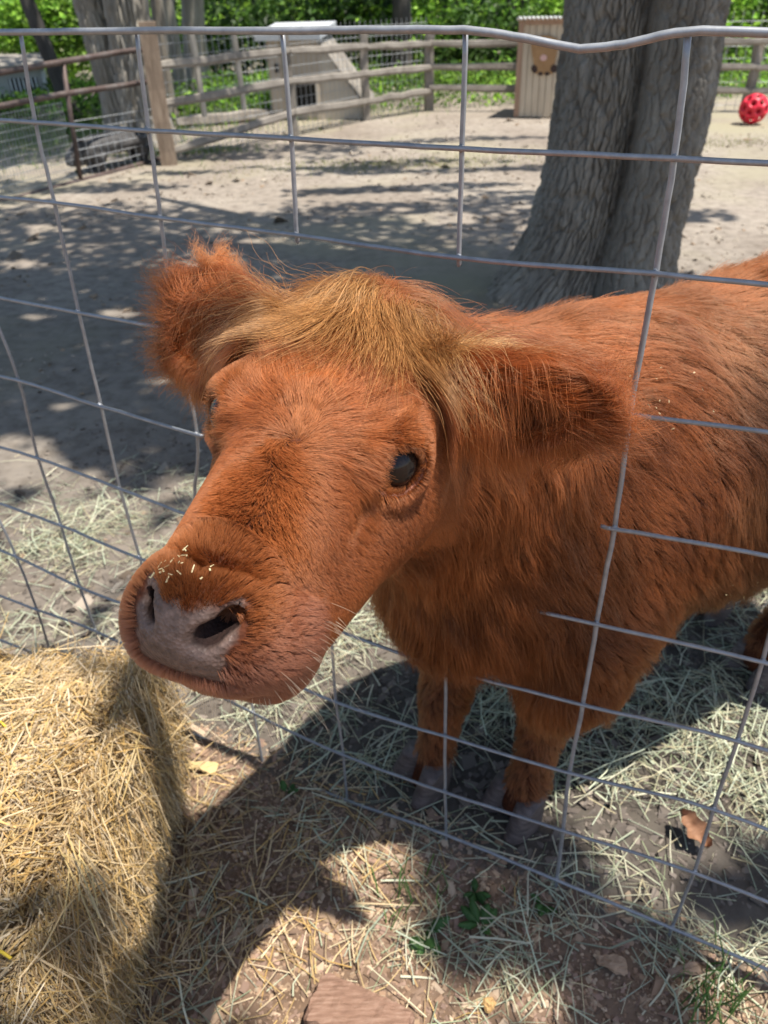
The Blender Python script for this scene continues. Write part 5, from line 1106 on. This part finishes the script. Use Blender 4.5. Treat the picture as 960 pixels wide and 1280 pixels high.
def tree(name, label, px, y0, wpx, m, seed, lean=(0, 0), h=5.0, crown=True, base=None, group='trees in the wood behind the yard', depth=.02, nth=56, nz=50, pal=LEAFC, crown_r=1.6, ncr=900):
    x0 = atY(px, 20, y0); b = np.array([x0[0] - lean[0] * x0[2], y0 - lean[1] * x0[2], 0]); rad = wpx * x0[1] / F_PX * .5 / math.cos(math.radians(33)) * .86; t = thing(name, label, 'tree', group, tuple(b)); r = np.random.default_rng(seed)
    trunk_mesh('trunk', m, t, b, h, lambda T, Z: rad * (1 - .06 * np.maximum(Z, 0)) * (1 + .7 * np.exp(-np.maximum(Z, 0) / .18)) + 0 * T, lambda Z: (lean[0] * Z + .03 * np.sin(Z * 1.3 + seed), lean[1] * Z), nth, nz, depth, 22, seed)
    c = np.array([lean[0] * h, lean[1] * h, h]); q = r.normal(size=(ncr, 3)); q /= np.linalg.norm(q, axis=1)[:, None]; q *= (r.uniform(size=(ncr, 1)) ** .4) * np.array([crown_r, crown_r, crown_r * .8]) * (.7 + .6 * fbm(q[:, :1] * 2 + seed, q[:, 1:2] * 2, seed))
    o = leaves(c + q + [0, 0, .4], .20, r, pal, 'crown', t, None); o['kind'] = 'stuff'; return t
tree('tree', 'twin stemmed pale tree left stem leaning out behind the gate', 120, G(150, 178)[1], 34, m_bark2, 203, (-.06, 0), 4.5, depth=.05, nth=160, nz=120, group=None)
tree('tree', 'twin stemmed pale tree right stem with ridged bark behind the gate', 163, G(160, 180)[1], 44, m_bark2, 205, (.02, 0), 4.6, depth=.06, nth=160, nz=120, group=None)
for px, y0, wp, m, ln, lb in ((40, 11.5, 15, m_bark3, (-.22, 0), 'slim dark tree leaning left above the grey coop'), (197, 11.0, 13, m_bark, (.02, 0), 'grey tree close behind the timber post'), (215, 12.5, 12, m_bark2, (.0, 0), 'pale grey tree just right of the timber post'), (244, 13.0, 24, m_bark2, (.10, 0), 'broad pale tree leaning right behind the leaning fence stakes'),
                           (500, 14.5, 20, m_bark3, (-.02, 0), 'stout black trunk behind the corner of the far fence'), (552, 17.0, 9, m_bark3, (0, 0), 'thin dark trunk right of the stout black trunk'), (575, 18.0, 8, m_bark3, (.02, 0), 'thin dark trunk above the middle of the far fence'), (620, 17.0, 8, m_bark3, (0, 0), 'slender trunk left of the plank shed'), (636, 15.5, 10, m_bark3, (0, 0), 'dark trunk rising directly behind the left edge of the shed'), (655, 19.0, 9, m_bark3, (.03, 0), 'thin trunk above the roof of the shed'),
                           (945, 15.0, 26, m_bark3, (.0, 0), 'broad dark trunk at the far right above the ball'), (924, 17.0, 7, m_bark2, (.10, 0), 'thin pale leaning trunk left of the broad dark trunk at far right'), (420, 20.0, 8, m_bark3, (0, 0), 'thin dark trunk behind the hutch roof')):
    tree('tree', lb, px, y0, wp, m, int(px * 3 + y0), ln, 5.0)
# understorey and the wood behind
def cloud(c, rad, n, r, sz, pal, name, label=None, kind=None, parent=None, cat=None):
    q = r.normal(size=(n, 3)); q /= np.linalg.norm(q, axis=1)[:, None]; lump = .55 + .9 * fbm(q[:, 0] * 2.2 + c[0], q[:, 1] * 2.2 + q[:, 2] * 1.7 + c[1], 161)
    q = q * np.asarray(rad) * (r.uniform(size=(n, 1)) ** .45) * lump[:, None]; P = q; P[:, 2] = np.abs(P[:, 2] + c[2]) - c[2]; return leaves(P, sz, r, pal, name, parent)
BR_ = [(.19, .36, .035), (.25, .44, .05), (.14, .28, .035), (.30, .48, .07), (.10, .20, .028)]; DK = [(.055, .115, .022), (.075, .15, .026), (.04, .085, .018)]
r = np.random.default_rng(171)
for px, y0, zc, rad, n, pal, lb in ((70, 15.6, 1.0, (1.5, .9, 1.1), 2600, BR_, 'bright yellow green bush behind the gate'), (15, 16.5, .9, (1.3, .9, 1.0), 1800, BR_, 'bright bush behind the roof of the coop'), (290, 14.0, .7, (1.4, .9, .9), 2000, DK, 'dark bush behind the leaning stakes'), (410, 15.0, .9, (1.6, 1, 1.0), 2200, DK, 'dark bush behind the hutch'), (465, 15.5, .8, (1.2, .9, .9), 1800, BR_, 'light green bush left of the stout black trunk'),
                                    (535, 15.0, .6, (1.2, .8, .7), 1700, BR_, 'light green bush behind the fence corner'), (610, 14.5, .5, (1.2, .8, .7), 1700, DK, 'low dark bush left of the shed'), (690, 15.5, .8, (1.3, .9, .9), 1700, BR_, 'bright bush behind the shed'), (915, 14.0, .7, (1.2, .8, .9), 1900, BR_, 'light green bush behind the red ball'), (1000, 14.5, .8, (1.4, .8, .9), 1600, DK, 'dark bush past the red ball')):
    p = atY(px, 30, y0); t = cloud((p[0], y0, zc), rad, n, r, .13, pal, 'bush'); t.location = (p[0], y0, zc); tag(t, lb, 'bush', 'bushes behind the yard')
n = 34000; x = r.uniform(-16, 16, n); y = r.uniform(16, 30, n); z = r.uniform(0, 1, n) ** 1.1 * (2.6 + 2.5 * fbm(x * .4, y * .4, 173)); kk = fbm(x * .8, y * .8 + z * .9, 175) > .40; P = np.stack([x, y, z], 1)[kk]
mixp = BR_ + DK + BR_
wf = leaves(P, .26, r, mixp, 'woods'); tag(wf, 'leafy green woods closing off the yard', None, None, 'stuff')
n = 9000; x = r.uniform(-20, 20, n); y = r.uniform(30, 36, n); z = r.uniform(0, 4.0, n); wf = leaves(np.stack([x, y, z], 1), .75, r, DK + BR_, 'woods'); tag(wf, 'deep green woods far behind the fence', None, None, 'stuff')
# weeds and grass along the far fence, grass in the paddock behind the gate
def far_plants(n, x0, x1, y0, y1, hh, sz, pal, name, label, dens=None):
    x = r.uniform(x0, x1, n); y = r.uniform(y0, y1, n); z = r.uniform(0.02, 1, n) * hh * (.4 + fbm(x * 2.2, y * 2.2, 181)); 
    if dens is not None: k = r.uniform(size=n) < dens(x, y); x, y, z = x[k], y[k], z[k]
    return tag(leaves(np.stack([x, y, z], 1), sz, r, pal, name, None, None, m_leaf, .3, .4), label, None, None, 'stuff')
far_plants(9000, -2.3, 6.5, PD[1] + .15, PD[1] + 2.2, .42, .085, BR_ + [(.10, .22, .04)], 'ground_cover', 'leafy green weeds behind the far fence')
far_plants(7000, -6.0, -1.0, 10.8, 13.5, .35, .09, BR_ + DK, 'ground_cover', 'green undergrowth behind the hutch and gate')
def gr(n, c, sx, sy, hh, pal, label, w=.004):
    x = r.normal(c[0], sx, n); y = r.normal(c[1], sy, n); grass_blades(x, y, hh * r.uniform(.5, 1.2, n), r, pal, 'grass', label, m_weed, w, .6)
GRC = [(.15, .26, .05), (.20, .31, .07), (.25, .33, .10), (.11, .20, .04)]
gr(7000, G(70, 168), 1.0, .9, .07, GRC, 'green grass in the paddock behind the gate'); gr(3500, G(290, 142), 1.1, .5, .07, GRC, 'sunny grass strip beyond the leaning stakes')
gr(1600, G(490, 205), .8, .18, .022, [(.33, .33, .12), (.28, .30, .10)], 'thin yellow green grass on the dirt in mid yard', .003); gr(900, G(900, 178), .8, .15, .02, [(.36, .34, .14), (.30, .31, .12)], 'dry grass strip right of the trunk', .003); gr(900, G(225, 190), .35, .12, .04, GRC, 'grass tufts at the foot of the timber post', .003)
